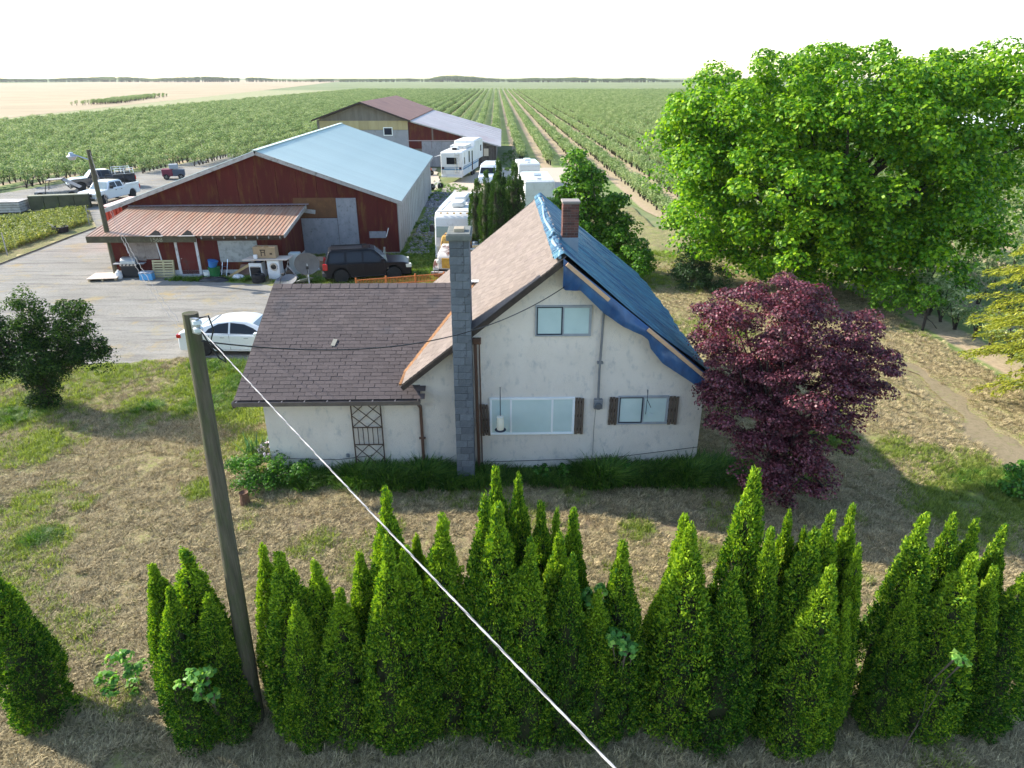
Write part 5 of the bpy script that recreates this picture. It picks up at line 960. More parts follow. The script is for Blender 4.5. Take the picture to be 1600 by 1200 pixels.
q = MB(); q.box(-.62, .62, 0, .5, 0, .62); q.build('carton', kr, BX, bev=.006)
prt = mat('print_ink', (.05, .035, .025)); q = MB()
for a in ((-.24, .08, .42, .48), (-.2, -.15, .12, .42), (.0, .05, .12, .42), (-.15, 0, .3, .34), (.3, .44, .2, .3)): q.box(a[0], a[1], -.006, -.001, a[2], a[3])
q.build('print', prt, BX)
for a in ((-.3, -.1, .62, .66), (.05, .3, .62, .66)): q = MB(); q.hexa([(a[0], .0, .62), (a[1], 0, .62), (a[1], -.1, .70), (a[0], -.1, .70), (a[0], .005, .62), (a[1], .005, .62), (a[1], -.095, .71), (a[0], -.095, .71)]); q.build('flap', kr, BX)
o = MB().box(-.1, .1, 0, .2, 0, .22).build('white_can', appw, bev=.02); o.location = at(404, 438, 1.22); tag(o, 'small white container at the left end of the plywood board', 'container')
JM = empty('engine_junk', at(453, 440), 0, 'dark engine parts and metal frame beside the washing machine', 'scrap')
q = MB(); q.tube([(-.3, 0, 0), (-.05, .3, 1.1), (.35, .1, .1)], .03, 6); q.tube([(-.1, .2, .9), (.5, .0, .2)], .03, 6); q.build('frame', board, JM); q = MB(); q.lathe([(.12, -.15), (.2, -.1), (.2, .1), (.12, .15)], 16, 'y', (.0, .15, .45)); q.box(-.25, .25, 0, .4, .1, .4); q.build('engine', mat('engine_grease', (.02, .018, .018), (.09, .06, .04), 6), JM)
def dish(name, loc, rz, r, pitch, label, mast=1.2, m_=None):
    d_ = empty(name, loc, rz, label, 'satellite dish'); n_ = 28; V = [(0, 0, 0)]; F = []; R_ = 5
    q = MB(); q.T = Matrix.Translation((0, 0, mast)) @ Matrix.Rotation(pitch, 4, 'X'); prof = [(max(.001, r * i / R_), r * .22 * (i / R_) ** 2) for i in range(R_ + 1)] + [(r * .99, r * .235)] + [(max(.001, r * i / R_), r * .22 * (i / R_) ** 2 + .015) for i in range(R_, -1, -1)]
    q.lathe(prof, n_); q.build('reflector', m_ or mat('dish_grey', (.11, .115, .125), (.16, .165, .175), 3, .6, spec=.2), d_, smooth=50)
    q = MB(); q.T = Matrix.Translation((0, 0, mast)) @ Matrix.Rotation(pitch, 4, 'X'); q.tube([(0, -r, .2 * r), (0, -r * .5, r * .75), (0, 0, r * .85)], .02, 6); q.box(-.07, .07, -.06, .06, r * .8, r * .98); q.build('feed_arm', blk_tr, d_)
    if mast > .3: q = MB(); q.tube([(0, .03, -.02), (0, .03, mast)], .035, 8); q.build('mast', mat('mast_pale', (.5, .51, .52)), d_)
    return d_
dd_ = dish('satellite_dish', at(484, 448), R(15), .66, R(105), 'large grey satellite dish standing on a pale mast', 1.35)
dish('satellite_dish', at(448, 445), R(-20), .62, R(20), 'grey satellite dish lying flat with ribs beside the gravel', .12); dish('satellite_dish', at(478, 446), R(40), .5, R(-25), 'silver satellite dish tipped over below the mast dish', .2, mat('dish_silver', (.30, .31, .33), (.4, .41, .43), 3, .35, metal=.3))
o = MB().lathe([(.25, 0), (.3, .1), (.3, .85), (.26, .92)], 20).build('drum', mat('blue_drum', (.02, .05, .22), (.03, .07, .28), 3, .4), smooth=40); o.location = at(469, 424); tag(o, 'dark blue plastic drum at the shed corner', 'drum')
o = MB().box(-.3, .3, -.1, .4, 0, 1.3).build('fridge', mat('pale_enamel', (.42, .47, .46), (.5, .54, .52), 3), bev=.04); o.location = at(463, 430); tag(o, 'pale enamel cabinet standing before the blue drum', 'cabinet')
o = blob('plastic_heap', at(484, 424), .6, .35, .55, mat('white_plastic', (.6, .6, .6)), 17, 'white plastic heap behind the mast dish', 'plastic sheet')
o = MB().hexa([(-.5, -.3, .55), (.6, -.3, .55), (.7, .5, .6), (-.4, .5, .6), (-.5, -.3, .6), (.6, -.3, .6), (.7, .5, .65), (-.4, .5, .65)]).box(-.4, .5, -.2, .4, 0, .55).build('tan_table', mat('tan_board', (.36, .24, .15), (.4, .28, .19), 3)); o.location = at(504, 421); tag(o, 'tan board table between plastic heap and black suv', 'table')
CR = empty('wooden_crate', at(588, 413), R(-5), 'brown wooden crate behind the black suv by the barn wall', 'crate')
q = MB(); q.box(-.65, .65, 0, .6, 0, .55); q.build('body', mat('crate_brown', (.14, .09, .06), (.2, .14, .10), 3), CR); q = MB(); q.box(-.68, .68, -.04, .0, .1, .16); q.box(-.68, .68, -.04, 0, .4, .46); q.build('slat', board, CR)
o = MB().lathe([(.13, 0), (.16, .3), (.165, .32), (.12, .3)], 16).build('bucket', wframe, smooth=40); o.location = at(587, 413, .55); o.location.y += .3; tag(o, 'white bucket standing on the brown crate', 'bucket')
for i, (px, dx) in enumerate([(598, .15), (604, -.12)]): o = MB().bar((0, 0, 0), (dx, .25, 1.05), .08, .06).build('post', [board, mat('post_green', (.3, .33, .25))][i]); o.location = at(px, 414); tag(o, ['grey post leaning on the barn wall by the crate', 'greenish post leaning on the barn wall past the crate'][i], 'post')
# orange metal fence behind the wing roof
org = mat('orange_paint', (0.48, 0.13, 0.03), (0.55, 0.18, 0.05), 3, .6); p0 = PY(556, 438, 33.2); p1 = PY(694, 433, 34.4); L_ = float(np.linalg.norm((p1 - p0)[:2])); FE = empty('metal_fence', (p0[0], p0[1], 0), math.atan2(p1[1] - p0[1], p1[0] - p0[0]), 'low orange metal rail fence between farmhouse wing and black suv', 'fence'); zf = float(p0[2])
q = MB(); q.bar((0, 0, zf), (L_, 0, zf + .02), .035, .035); q.bar((0, 0, zf - .3), (L_, 0, zf - .3), .035, .035); q.bar((0, 0, .15), (L_, 0, .15), .04, .04); q.build('rail', org, FE)
for i in range(4): q = MB(); q.box(i * L_ / 3 - .035, i * L_ / 3 + .035, -.035, .035, 0, zf + .12); q.build('post', org, FE, bev=.008)
bar_ = MB().box(-.009, .009, -.009, .009, .15, zf).mesh('bar'); bar_.materials.append(org)
for i in range(1, 60): inst('bar', bar_, FE, (i * L_ / 60, 0, 0))
# stones and clutter along the barn's east wall
stn = mat('stone', (0.20, 0.195, 0.20), (0.34, 0.33, 0.33), 3, .9, rnd=.3)
rk = MB(); rk.lathe([(.6, -.5), (1, -.1), (.9, .3), (.4, .6)], 7); rkm = rk.mesh('stone_src'); rkm.materials.append(stn); rko = bpy.data.objects.new('stone_src', rkm)
k = 1500; vv_ = rng.uniform(0, 1, k) ** 1.2 * 26; uu_ = .35 + rng.uniform(0, 1.5, k) + vv_ * .0; X_ = -7.23 + uu_ * math.cos(BA) - vv_ * math.sin(BA); Y_ = 44.22 + uu_ * math.sin(BA) + vv_ * math.cos(BA)
scatter('stones', np.stack([X_, Y_, rng.uniform(-.02, .08, k)], 1), rng.uniform(.05, .13, k), rng.uniform(0, 6, (k, 3)), rko)
sheet('stone_strip', [(-7.2, 43.9), (-5.0, 43.9), (-5.8, 70.5), (-8.1, 70.5)], .02, floor_mat('stony_soil', (.17, .16, .16), (.28, .27, .27), (.10, .09, .08), .8, 9))
bx_ = G(682, 297); BK = empty('bicycle', (bx_[0], bx_[1], 0), R(40), 'pale bicycle frame leaning beside the far corner of the barn', 'bicycle')
for x_ in (-.5, .5): q = MB(); q.lathe([(.30, -.02), (.34, -.02), (.34, .02), (.30, .02), (.30, -.02)], 24, 'y', (x_, 0, .34)); q.build('wheel', blk_tr, BK)
q = MB()
for a, b in (((-.5, 0, .34), (-.15, 0, .75)), ((-.15, 0, .75), (.35, 0, .8)), ((-.5, 0, .34), (-.05, 0, .35)), ((-.05, 0, .35), (.35, 0, .8)), ((.35, 0, .95), (.5, 0, .34)), ((-.2, 0, .9), (-.05, 0, .35))): q.tube([a, b], .025, 6)
q.build('frame', wframe, BK); q = MB(); q.box(-.32, -.1, -.06, .06, .88, .93); q.build('saddle', blk_tr, BK)
MW = empty('red_mower', (*G(694, 272)[:2], 0), R(30), 'small orange red machine standing left of the travel trailer', 'mower'); MW.location.x -= 2.0; MW.location.y -= 1
q = MB(); q.box(-.5, .6, -.35, .35, .35, .8); q.build('body', mat('machine_orange', (.5, .1, .03)), MW, bev=.08); q = MB(); q.box(-.9, -.5, -.2, .2, .5, .7); q.build('seat', blk_tr, MW, bev=.04)
for x_ in (-.5, .5):
    for y_ in (-.4, .4): wheel(MW, x_, y_, .28, .16)
o = MB().box(-.6, .6, -.5, .5, 0, .9).box(-.65, .65, -.55, .55, .9, .96).build('rust_tank', mat('rust_brown', (.22, .07, .035), (.3, .12, .06), 3), bev=.03); o.location = G(768, 262); o.location.y -= 2; o.location.x -= .2; tag(o, 'rusty brown tank box at the corner of the far barn', 'tank')

# =================================================================== POLES AND WIRES
pm = mat('pole_wood', (0.055, 0.048, 0.035), (0.125, 0.108, 0.078), 3.0, .95, 1.0, 9, stretch=(9, 9, .45), stain=(0.065, 0.085, 0.03), sscale=2.5, sstretch=(1.5, 1.5, .5), slo=.45, shi=.7)
pb_ = G(401, 1128); pt = PY(297, 489, pb_[1] + .25); UP = empty('utility_pole', (pb_[0], pb_[1], 0), 0, 'tall weathered wooden utility pole rising from the cedar hedge', 'utility pole')
tp = Vector((pt[0] - pb_[0], pt[1] - pb_[1], pt[2])); mb = MB(); k = 14
mb.tube([Vector((0, 0, -.2)).lerp(tp, i / k) for i in range(k + 1)], [.145 - .040 * i / k for i in range(k + 1)], 18); mb.build('shaft', pm, UP, smooth=40)
gl = mat('insulator', (.45, .50, .55), (.6, .64, .68), 3, .15, spec=.7); q = MB(); q.T = Matrix.Translation(tp + Vector((.13, -.13, -.14))); q.lathe([(.03, -.09), (.06, -.08), (.065, -.03), (.035, -.01), (.035, .01), (.065, .03), (.06, .08), (.03, .09)], 14); q.build('insulator', gl, UP, smooth=40)
q = MB(); q.bar(tp + Vector((.05, -.10, -.14)), tp + Vector((.16, -.16, -.14)), .05, .22); q.build('bracket', mat('zinc', (.35, .37, .4), metal=.6, rough=.4), UP)
IN = Vector((pb_[0], pb_[1], 0)) + tp + Vector((.15, -.14, -.16))
q = MB(); a = IN - Vector((pb_[0], pb_[1], 0))
q.tube([a + Vector((-.02, .1, .1)), a + Vector((.12, .08, .14)), a + Vector((.17, .05, -.05)), a + Vector((.12, .02, -.2)), a + Vector((.30, -.05, -.42))], .012, 6)
q.tube([a, a + Vector((.10, .02, -.28)), a + Vector((.2, 0, -.45)), a + Vector((.30, -.03, -.5)), a + Vector((.28, -.03, -.38)), a + Vector((.12, -.02, -.25))], .012, 6); q.tube([a + Vector((.15, -.05, -.2)), a + Vector((.3, -.08, -.33))], .022, 6); q.build('jumper_cable', wire_m, UP)
lpb = G(183, 432); lpt = PY(138, 234, lpb[1] + .3); LP = empty('yard_light_pole', (lpb[0], lpb[1], 0), 0, 'thin wooden pole with a yard lamp at the west corner of the shed', 'lamp post')
lt = Vector((lpt[0] - lpb[0], lpt[1] - lpb[1], lpt[2])); mb = MB(); mb.tube([(0, 0, -.1), lt * .5, lt], [.15, .13, .11], 12); mb.build('shaft', pm, LP, smooth=40)
q = MB(); arm0 = lt + Vector((0, 0, -.55)); arm1 = lt + Vector((-.85, -.1, -.22)); q.tube([arm0, arm1], .035, 8); q.build('arm', chrome, LP); q = MB(); q.T = Matrix.Translation(arm1 + Vector((-.08, 0, -.05))); q.lathe([(.03, .16), (.10, .14), (.13, .02), (.26, -.06), (.24, -.10), (.16, -.22), (.1, -.26)], 18); q.build('lamp_head', mat('lamp_grey', (.42, .45, .48), rough=.35, metal=.4), LP, smooth=45)
cabm = mat('white_cable', (.30, .295, .30), (.40, .385, .385), 20, .6); LPW = Vector((lpb[0], lpb[1], 0)) + lt
def cable(name, a, b, sag, r, m_, label, tw=0.0, n_=40, turns=30, ph=0):
    a = Vector(a); b = Vector(b); d = (b - a).normalized(); sx_ = d.cross(Vector((0, 0, 1))).normalized(); up = sx_.cross(d); pts = []
    for i in range(n_ + 1):
        t_ = i / n_; an = 2 * PI * turns * t_ + ph; pts.append(a.lerp(b, t_) - Vector((0, 0, 4 * sag * t_ * (1 - t_))) + (sx_ * math.cos(an) + up * math.sin(an)) * tw)
    o = MB().tube(pts, r, 6).build(name, m_, smooth=60); return tag(o, label, 'cable')
END = Vector(PY(905, 1120, 2.6)); DN = (END - IN) * 1.9 + IN
grc = mat('grey_cable', (.13, .13, .14)); SV = empty('service_cable', (0, 0, 0), 0, 'thick white twisted cable running from the pole top towards the hedge corner', 'cable')
for i in range(3):
    o = cable('strand', IN, DN, .10, .0042, cabm if i else grc, '', .0042, 260, 40, i * 2.1); o.parent = SV; del o['category']
P2 = IN + Vector((-.3, .1, .05))
cable('power_cable', LPW + Vector((.05, 0, -.1)), P2, 1.1, .005, grc, 'upper pale cable sagging from lamp pole to utility pole', .011, 160, 34, 0)
cable('power_cable', LPW + Vector((.05, 0, -.25)), P2 + Vector((0, 0, -.12)), 1.35, .005, grc, 'lower pale cable sagging from lamp pole to utility pole', .011, 160, 30, 2)
hx = lambda u, v_, z: Vector((HOUSE_O[0] + u * math.cos(HA) - v_ * math.sin(HA), HOUSE_O[1] + u * math.sin(HA) + v_ * math.cos(HA), z))
cable('drop_cable', IN + Vector((0, 0, -.2)), hx(2.3, -.12, 5.75), .75, .011, wire_m, 'thin black cable from utility pole across the roof to the gable', 0, 60)

# =================================================================== VEGETATION
bark = mat('bark', (0.07, 0.055, 0.045), (0.12, 0.10, 0.08), 5, .95, .8, 25, stretch=(2, 2, .5))
bark_d = mat('dark_bark', (0.035, 0.028, 0.025), (0.06, 0.05, 0.04), 5, .95, .6, 25)
# cedar hedge: a few grown models, shared by the individual trees
CL = leafmat('cedar_spray', (0.008, 0.038, 0.005), (0.045, 0.140, 0.013), (0.30, 0.43, 0.025), 0.30, 2.2, .6, .15, topgrad=(2.4, 5.2, .22))
def cedar_model(seed, h=5.0, Rb=.80, n_=760, col_=False):
    rg = np.random.default_rng(seed); t = rg.uniform(0, 1, n_) ** .9; a = rg.uniform(0, 2 * PI, n_)
    prof = lambda t: np.where(t < .35, .86 + .4 * t, 1.0 * np.clip(1 - ((t - .35) / .65), 0, 1) ** .82)
    if col_: prof = lambda t: np.where(t < .6, .70 + .5 * t, 1.0 * np.sqrt(np.clip(1 - ((t - .6) / .4) ** 1.7, 0, 1)))
    lump = 1 + .34 * (fbm(a * 1.9 + seed, t * 7, 3, seed) - .5) + .22 * (fbm(a * 5, t * 18, 2, seed + 4) - .5); lump = lump - .10 * np.cos(a * 2 + seed + t * 3)
    r = Rb * .90 * prof(t) * lump * rg.uniform(.86, 1.02, n_) + .012
    tipx = .10 * np.sin(t * 5 + seed) * t
    m_t = t > .93; t = np.where(m_t, .93 + (t - .93) * 1.7, t); r = np.where(m_t, r * .45, r)
    P = np.stack([r * np.cos(a) + tipx, r * np.sin(a), t * h * (1 + .015 * rg.normal(size=n_))], 1)
    per = 34; k_ = n_; idx = np.repeat(np.arange(k_), per); a0 = a; t0 = t; a = a[idx]; t = t[idx]; n_ = k_ * per
    out0 = np.stack([np.cos(a), np.sin(a), np.full(n_, .0)], 1); tang = np.stack([-np.sin(a), np.cos(a), 0 * a], 1)
    cr_ = (.15 * rg.uniform(.7, 1.3, k_) * (1 - .55 * t0) + .03)[idx]; dd_ = unit(rg.normal(size=(n_, 3)) + out0 * .9 + np.array([0, 0, .35]))
    P = P[idx] + dd_ * (cr_ * rg.uniform(.55, 1, n_))[:, None] * np.array([1, 1, 1.45]); P[:, 2] = np.maximum(P[:, 2], .02)
    out = unit(dd_ * .7 + out0 * .5)
    Vs, Fs = [], []; b = 0
    for j in range(1):                                # flat fans that stand on edge, curling upward and outward
        td = unit(out * rg.uniform(.35, 1.0, n_)[:, None] + np.array([0, 0, 1.0]) * rg.uniform(.2, 1.0, n_)[:, None] + tang * rg.normal(0, .75, n_)[:, None]); Nn = unit(tang * rg.choice([-1, 1], n_)[:, None] + out * rg.normal(.3, .6, n_)[:, None] + rg.normal(size=(n_, 3)) * .25)
        V, F = leaf_quads(P + rg.normal(size=(n_, 3)) * .02, Nn, .085, rg, .42, td); Vs.append(V); Fs.append(F + b); b += len(V)
    V = np.concatenate(Vs); F = np.concatenate(Fs); me = np_mesh('foliage', V, F); me.materials.append(CL)
    q = MB(); q.lathe([(.6 * Rb * float(prof(np.array(k / 10))) + .01, k / 10 * h * .96) for k in range(11)], 12); core = q.mesh('dark_core', 180); core.materials.append(mat('cedar_inner', (.012, .02, .006), (.03, .03, .012), 8))  # solid dark cone; shade between the sprays is put into its colour
    q = MB(); q.tube([(0, 0, -.1), (0, 0, h * .5), (0, 0, h * .9)], [.07, .045, .015], 7); tk = q.mesh('trunk'); tk.materials.append(bark); return me, core, tk
models = [cedar_model(s) for s in (3, 8, 15, 22, 31)]; cmodels = [cedar_model(s, 5.0, .62, 420, True) for s in (41, 45)]
NG = mat('unused', (0, 0, 0))
def cedar(px, ytop, Y, wd, label, seed, lean=0, group='cedars of the front hedge', nm='cedar_tree'):
    tp_ = PY(px, ytop, Y); h = float(tp_[2]); t = empty(nm, (float(tp_[0]) , Y, 0), 0, label, 'tree', group); mm = models[seed % 5] if nm == 'cedar_tree' else cmodels[seed % 2]
    rz = (seed * 2.399) % 6.283; s_ = wd / 1.62 * (.77 if nm == 'cedar_tree' else 1.05); t.rotation_euler = (lean, 0, 0)
    for m_, nn in zip(mm, ('foliage', 'dark_core', 'trunk')):
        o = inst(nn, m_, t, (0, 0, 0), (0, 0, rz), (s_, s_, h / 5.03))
    return t
hedge = [(-8, 905, 8.9, 1.45, 'broad cedar at the far west end of the hedge'), (242, 892, 9.3, 1.15, 'slim cedar behind the isolated hedge clump west of the pole'), (286, 882, 8.9, 1.7, 'tallest cedar of the isolated hedge clump west of the pole'), (262, 935, 8.5, 1.2, 'short front cedar of the isolated clump west of the pole'), (322, 940, 8.7, 1.25, 'low eastern shoulder cedar of the clump west of the pole'),
    (412, 870, 9.2, 1.1, 'slim cedar just east of the utility pole'), (443, 877, 8.8, 1.5, 'full cedar second from the utility pole'), (488, 897, 8.9, 1.4, 'dark rounded cedar third from the utility pole'), (527, 935, 8.6, 1.3, 'short cedar closing the group east of the pole'), (462, 950, 8.5, 1.1, 'low front cedar in the group east of the pole'),
    (603, 790, 9.2, 1.35, 'tall spired cedar under the white cable'), (568, 878, 9.1, 1.25, 'leaning side cedar left of the tall spired one'), (600, 862, 8.5, 1.4, 'front cedar below the tall spired one'), (632, 872, 8.6, 1.35, 'blunt topped cedar beside the cable'), (652, 850, 9.4, 1.0, 'thin cedar half hidden behind the cable'), (690, 830, 8.9, 1.5, 'cedar right where the white cable crosses its shoulder'),
    (780, 754, 9.6, 1.25, 'tallest cedar in the middle of the hedge'), (753, 800, 8.9, 1.35, 'yellow edged cedar before the tallest middle one'), (778, 808, 8.7, 1.5, 'broad front cedar below the tallest middle one'), (813, 763, 9.5, 1.1, 'pointed yellow tipped cedar right of the tallest middle one'), (827, 866, 8.5, 1.3, 'dull green front cedar in the middle of the hedge'), (849, 807, 9.3, 1.1, 'dark cedar with a twin blunt top'), (868, 816, 9.4, .9, 'small dark cedar next to the twin blunt top'),
    (898, 813, 9.4, 1.1, 'slim cedar behind the bramble leaves'), (880, 852, 8.8, 1.4, 'cedar to the left of the bramble leaves'), (893, 888, 8.5, 1.15, 'yellow crested low cedar touching the bramble leaves'), (975, 868, 8.8, 1.35, 'single yellow topped cedar right of the bramble'), (935, 935, 8.6, 1.3, 'low dark cedar under the bramble leaves'),
    (1072, 824, 9.2, 1.3, 'left one of the twin cedars before the maple'), (1086, 842, 8.7, 1.6, 'right one of the twin cedars before the maple'), (1035, 925, 9.0, 1.1, 'low sloping cedar on the flank of the twin cedars'),
    (1178, 762, 9.2, 1.55, 'tallest yellow green cedar just before the purple maple'), (1150, 905, 8.5, 1.4, 'dark low cedar in front of the tallest eastern one'), (1207, 847, 8.8, 1.1, 'narrow cedar clinging to the tallest eastern one'), (1235, 820, 9.5, 1.0, 'dark narrow cedar in the gap east of the tallest eastern one'), (1253, 843, 9.4, .9, 'small dark cedar beside the gap'), (1267, 850, 8.8, 1.4, 'broad sunlit cedar beside the gap'),
    (1300, 823, 9.1, 1.3, 'two spired cedar west of the open gap'), (1333, 812, 9.2, 1.0, 'thin leaning cedar at the open gap'), (1342, 873, 8.8, .95, 'bright slim cedar edging the open gap'), (1322, 950, 8.4, .9, 'small bright cedar at the foot of the open gap'), (1290, 905, 8.4, 1.4, 'dense front cedar left of the open gap'),
    (1447, 828, 9.0, 1.5, 'cedar with bare yellow leader east of the open gap'), (1428, 925, 8.7, 1.0, 'sloping dark cedar at the east side of the open gap'), (1487, 827, 9.3, 1.2, 'bushy topped cedar in the eastern group'), (1521, 833, 9.3, 1.1, 'upright cedar among the eastern group'), (1508, 883, 8.7, 1.5, 'front cedar of the eastern group'), (1568, 843, 9.3, 1.1, 'last slim cedar of the eastern group'), (1552, 905, 8.8, 1.1, 'shaded cedar below the last slim one'),
    (1596, 915, 8.8, 1.5, 'bright cedar cut by the east end of the view'), (1640, 960, 8.6, 1.6, 'cedar past the east end of the view')]
for i, (px, yt, Y, wd, lb) in enumerate(hedge[:-1]): cedar(px, yt, Y, wd, lb, i + 1)
# cypresses beside the motorhome
for i, (px, yt, Y, wd, lb) in enumerate([(745, 288, 40.2, 1.25, 'shortest slim cypress touching the motorhome'), (760, 276, 39.4, 1.2, 'second slim cypress beside the motorhome'), (781, 259, 40.6, 1.35, 'tallest dark cypress behind the roof'), (778, 280, 38.8, 1.35, 'front cypress right before the tallest one'), (805, 265, 39.6, 1.45, 'separate dark cypress nearest the blue ridge')]):
    t = cedar(px, yt, Y, wd, lb, i + 2, group='cypresses between motorhome and farmhouse', nm='cypress_tree')
dkc = leafmat('cypress_spray', (0.010, 0.035, 0.008), (0.030, 0.075, 0.014), (0.09, 0.16, 0.03), 0.22, 1.2, .6, .15, topgrad=(2.6, 5.4, .15))
cyp_me = {}
for o in [o for o in bpy.data.objects if o.parent and o.parent.name.startswith('cypress_tree') and o.name.startswith('foliage')]:
    if o.data.name not in cyp_me: c = o.data.copy(); c.materials[0] = dkc; cyp_me[o.data.name] = c
    o.data = cyp_me[o.data.name]
# great maple-leaved tree
BL = leafmat('bright_leaf', (0.02, 0.085, 0.004), (0.09, 0.25, 0.008), (0.33, 0.50, 0.02), 0.44, .35, .5, .3)
big = [(16.0, 37.2, 6.6, 7.4, 6.2, 4.8), (13.0, 35.5, 5.2, 5.0, 4.6, 4.0), (19.0, 36, 5.4, 4.4, 4.4, 3.8), (11.6, 37, 8.6, 3.6, 4.0, 3.0), (16.5, 37, 9.6, 5.0, 4.4, 2.6), (21.5, 37.5, 8.6, 4.2, 3.8, 2.6), (26.0, 38, 9.0, 3.8, 3.0, 1.7), (22.8, 36.5, 5.6, 2.6, 2.4, 2.2), (21.5, 35.5, 3.2, 2.4, 2.0, 1.7), (19.6, 33.2, 1.7, 3.2, 1.8, 1.2), (23.6, 35, 3.9, 2.0, 1.8, 1.4), (24.6, 37, 6.6, 1.8, 1.8, 1.4), (9.5, 37, 8.6, 1.7, 2.0, 1.8), (14.0, 34.0, 2.9, 3.6, 2.8, 2.0), (18.6, 33.6, 3.0, 3.4, 2.8, 1.9), (9.8, 37.5, 6.8, 2.4, 2.6, 3.0), (10.3, 36.5, 3.6, 2.3, 2.2, 1.9), (23.8, 37.5, 10.9, 3.0, 2.6, 1.3)]
tree('big_tree', (16.0, 37.5, 0), big, 1050, .92, 165, .185, 41, BL, bark_d, 'huge bright green broadleaf tree towering beyond the purple maple', r0=.55, n_l=46, up=.55, flat=.62, inner=.5, droop=.12, aspect=.85)
ML = leafmat('midtree_leaf', (0.03, 0.10, 0.010), (0.10, 0.25, 0.016), (0.27, 0.44, 0.035), 0.40, .7, .5, .25)
tree('leafy_tree', (4.6, 39.5, 0), [(4.1, 39.6, 4.2, 1.5, 1.4, 1.8), (3.6, 39.6, 5.6, .6, .6, 1.1), (4.9, 39.4, 3.0, 1.6, 1.5, 1.8), (2.7, 39.6, 3.7, .9, .8, .6), (2.2, 39.6, 3.3, .8, .7, .5), (4.6, 39.3, 1.6, 1.6, 1.3, 1.4), (5.6, 39.2, 2.4, 1.3, 1.1, 1.2), (3.2, 39.6, 4.6, .7, .7, .9)], 230, .52, 110, .17, 42, ML, bark, 'mid green tree standing just beyond the blue tarp roof', r0=.16, n_l=22, up=.45, flat=.7, aspect=.8)
tree('shrub', (6.3, 37.6, 0), [(6.0, 37.8, 1.9, 1.1, 1.0, 1.3), (6.9, 37.4, 1.1, .9, .9, .9), (6.2, 36.6, 1.1, .9, .8, .9)], 95, .42, 100, .15, 43, ML, bark, 'round green shrub between the blue tarp and the grassy lane', 'shrub', r0=.07, n_l=12, parts=('foliage', 'stem'), up=.45)
DC = leafmat('dark_conifer', (0.012, 0.035, 0.015), (0.025, 0.06, 0.02), (0.05, 0.11, 0.03), 0.15, 1.2)
tree('young_spruce', (9.6, 36.2, 0), [(9.6, 36.2, .9, 1.0, 1.0, .9), (9.5, 36.2, 1.7, .6, .6, .9), (10.6, 35.6, .8, .9, .8, .6)], 90, .38, 150, .12, 44, DC, bark_d, 'dark low conifer under the edge of the huge green tree', 'shrub', r0=.07, n_l=10, parts=('foliage', 'stem'), up=.1, aspect=.35)
# purple maple
PL = leafmat('purple_leaf', (0.026, 0.007, 0.011), (0.115, 0.032, 0.045), (0.32, 0.115, 0.145), 0.30, 1.5, .45, .4, tcol=(1.6, .5, .55))
mp = [(6.35, 17.0, 4.6, 1.8, 1.6, 1.25), (5.2, 16.3, 3.0, .45, .5, .3), (5.25, 16.6, 4.2, .6, .6, .3), (8.2, 16.9, 4.1, 1.7, 1.5, 1.15), (9.15, 16.7, 3.65, 1.0, 1.0, .5), (9.25, 16.9, 3.05, .75, .8, .28), (7.4, 16.2, 3.2, 1.9, 1.4, 1.1), (6.2, 16.2, 2.5, 1.15, .9, .8), (7.7, 15.9, 2.2, 1.15, 1.0, .9), (6.45, 15.6, 1.3, .95, .75, .85), (7.35, 15.5, 1.1, .85, .8, .9), (5.9, 16.4, 3.5, .9, .8, .5), (5.75, 17.0, 4.85, .6, .6, .25), (7.0, 17.0, 5.4, 1.0, 1.0, .45)]
tree('purple_maple', (7.0, 16.4, 0), mp, 560, .34, 180, .062, 45, PL, bark_d, 'spreading dark purple japanese maple at the east corner of the farmhouse', r0=.13, n_l=44, up=.5, flat=.34, droop=.75, inner=.5, aspect=.9)
# dark evergreen by the road
HL = leafmat('holly_leaf', (0.008, 0.022, 0.006), (0.018, 0.050, 0.010), (0.08, 0.15, 0.018), 0.15, .9, .6, .12, topgrad=(2.2, 4.2, .25))
tree('evergreen_bush', (-16.1, 21.6, 0), [(-17.15, 21.5, 2.8, .62, .6, 1.0), (-15.75, 21.4, 3.25, .50, .55, 1.05), (-14.55, 21.6, 3.0, .62, .6, 1.05), (-14.0, 21.5, 2.1, .60, .6, .7), (-15.6, 21.3, 1.9, 1.3, .9, .75), (-17.3, 21.5, 1.9, .7, .7, .6), (-16.0, 21.5, .8, .42, .42, .8), (-16.15, 21.6, .35, .5, .45, .4)], 330, .30, 130, .08, 46, HL, bark_d, 'dark evergreen bushy tree with three upright heads beside the gravel road', r0=.16, n_l=26, up=.35, flat=.9, inner=.35, aspect=.6)
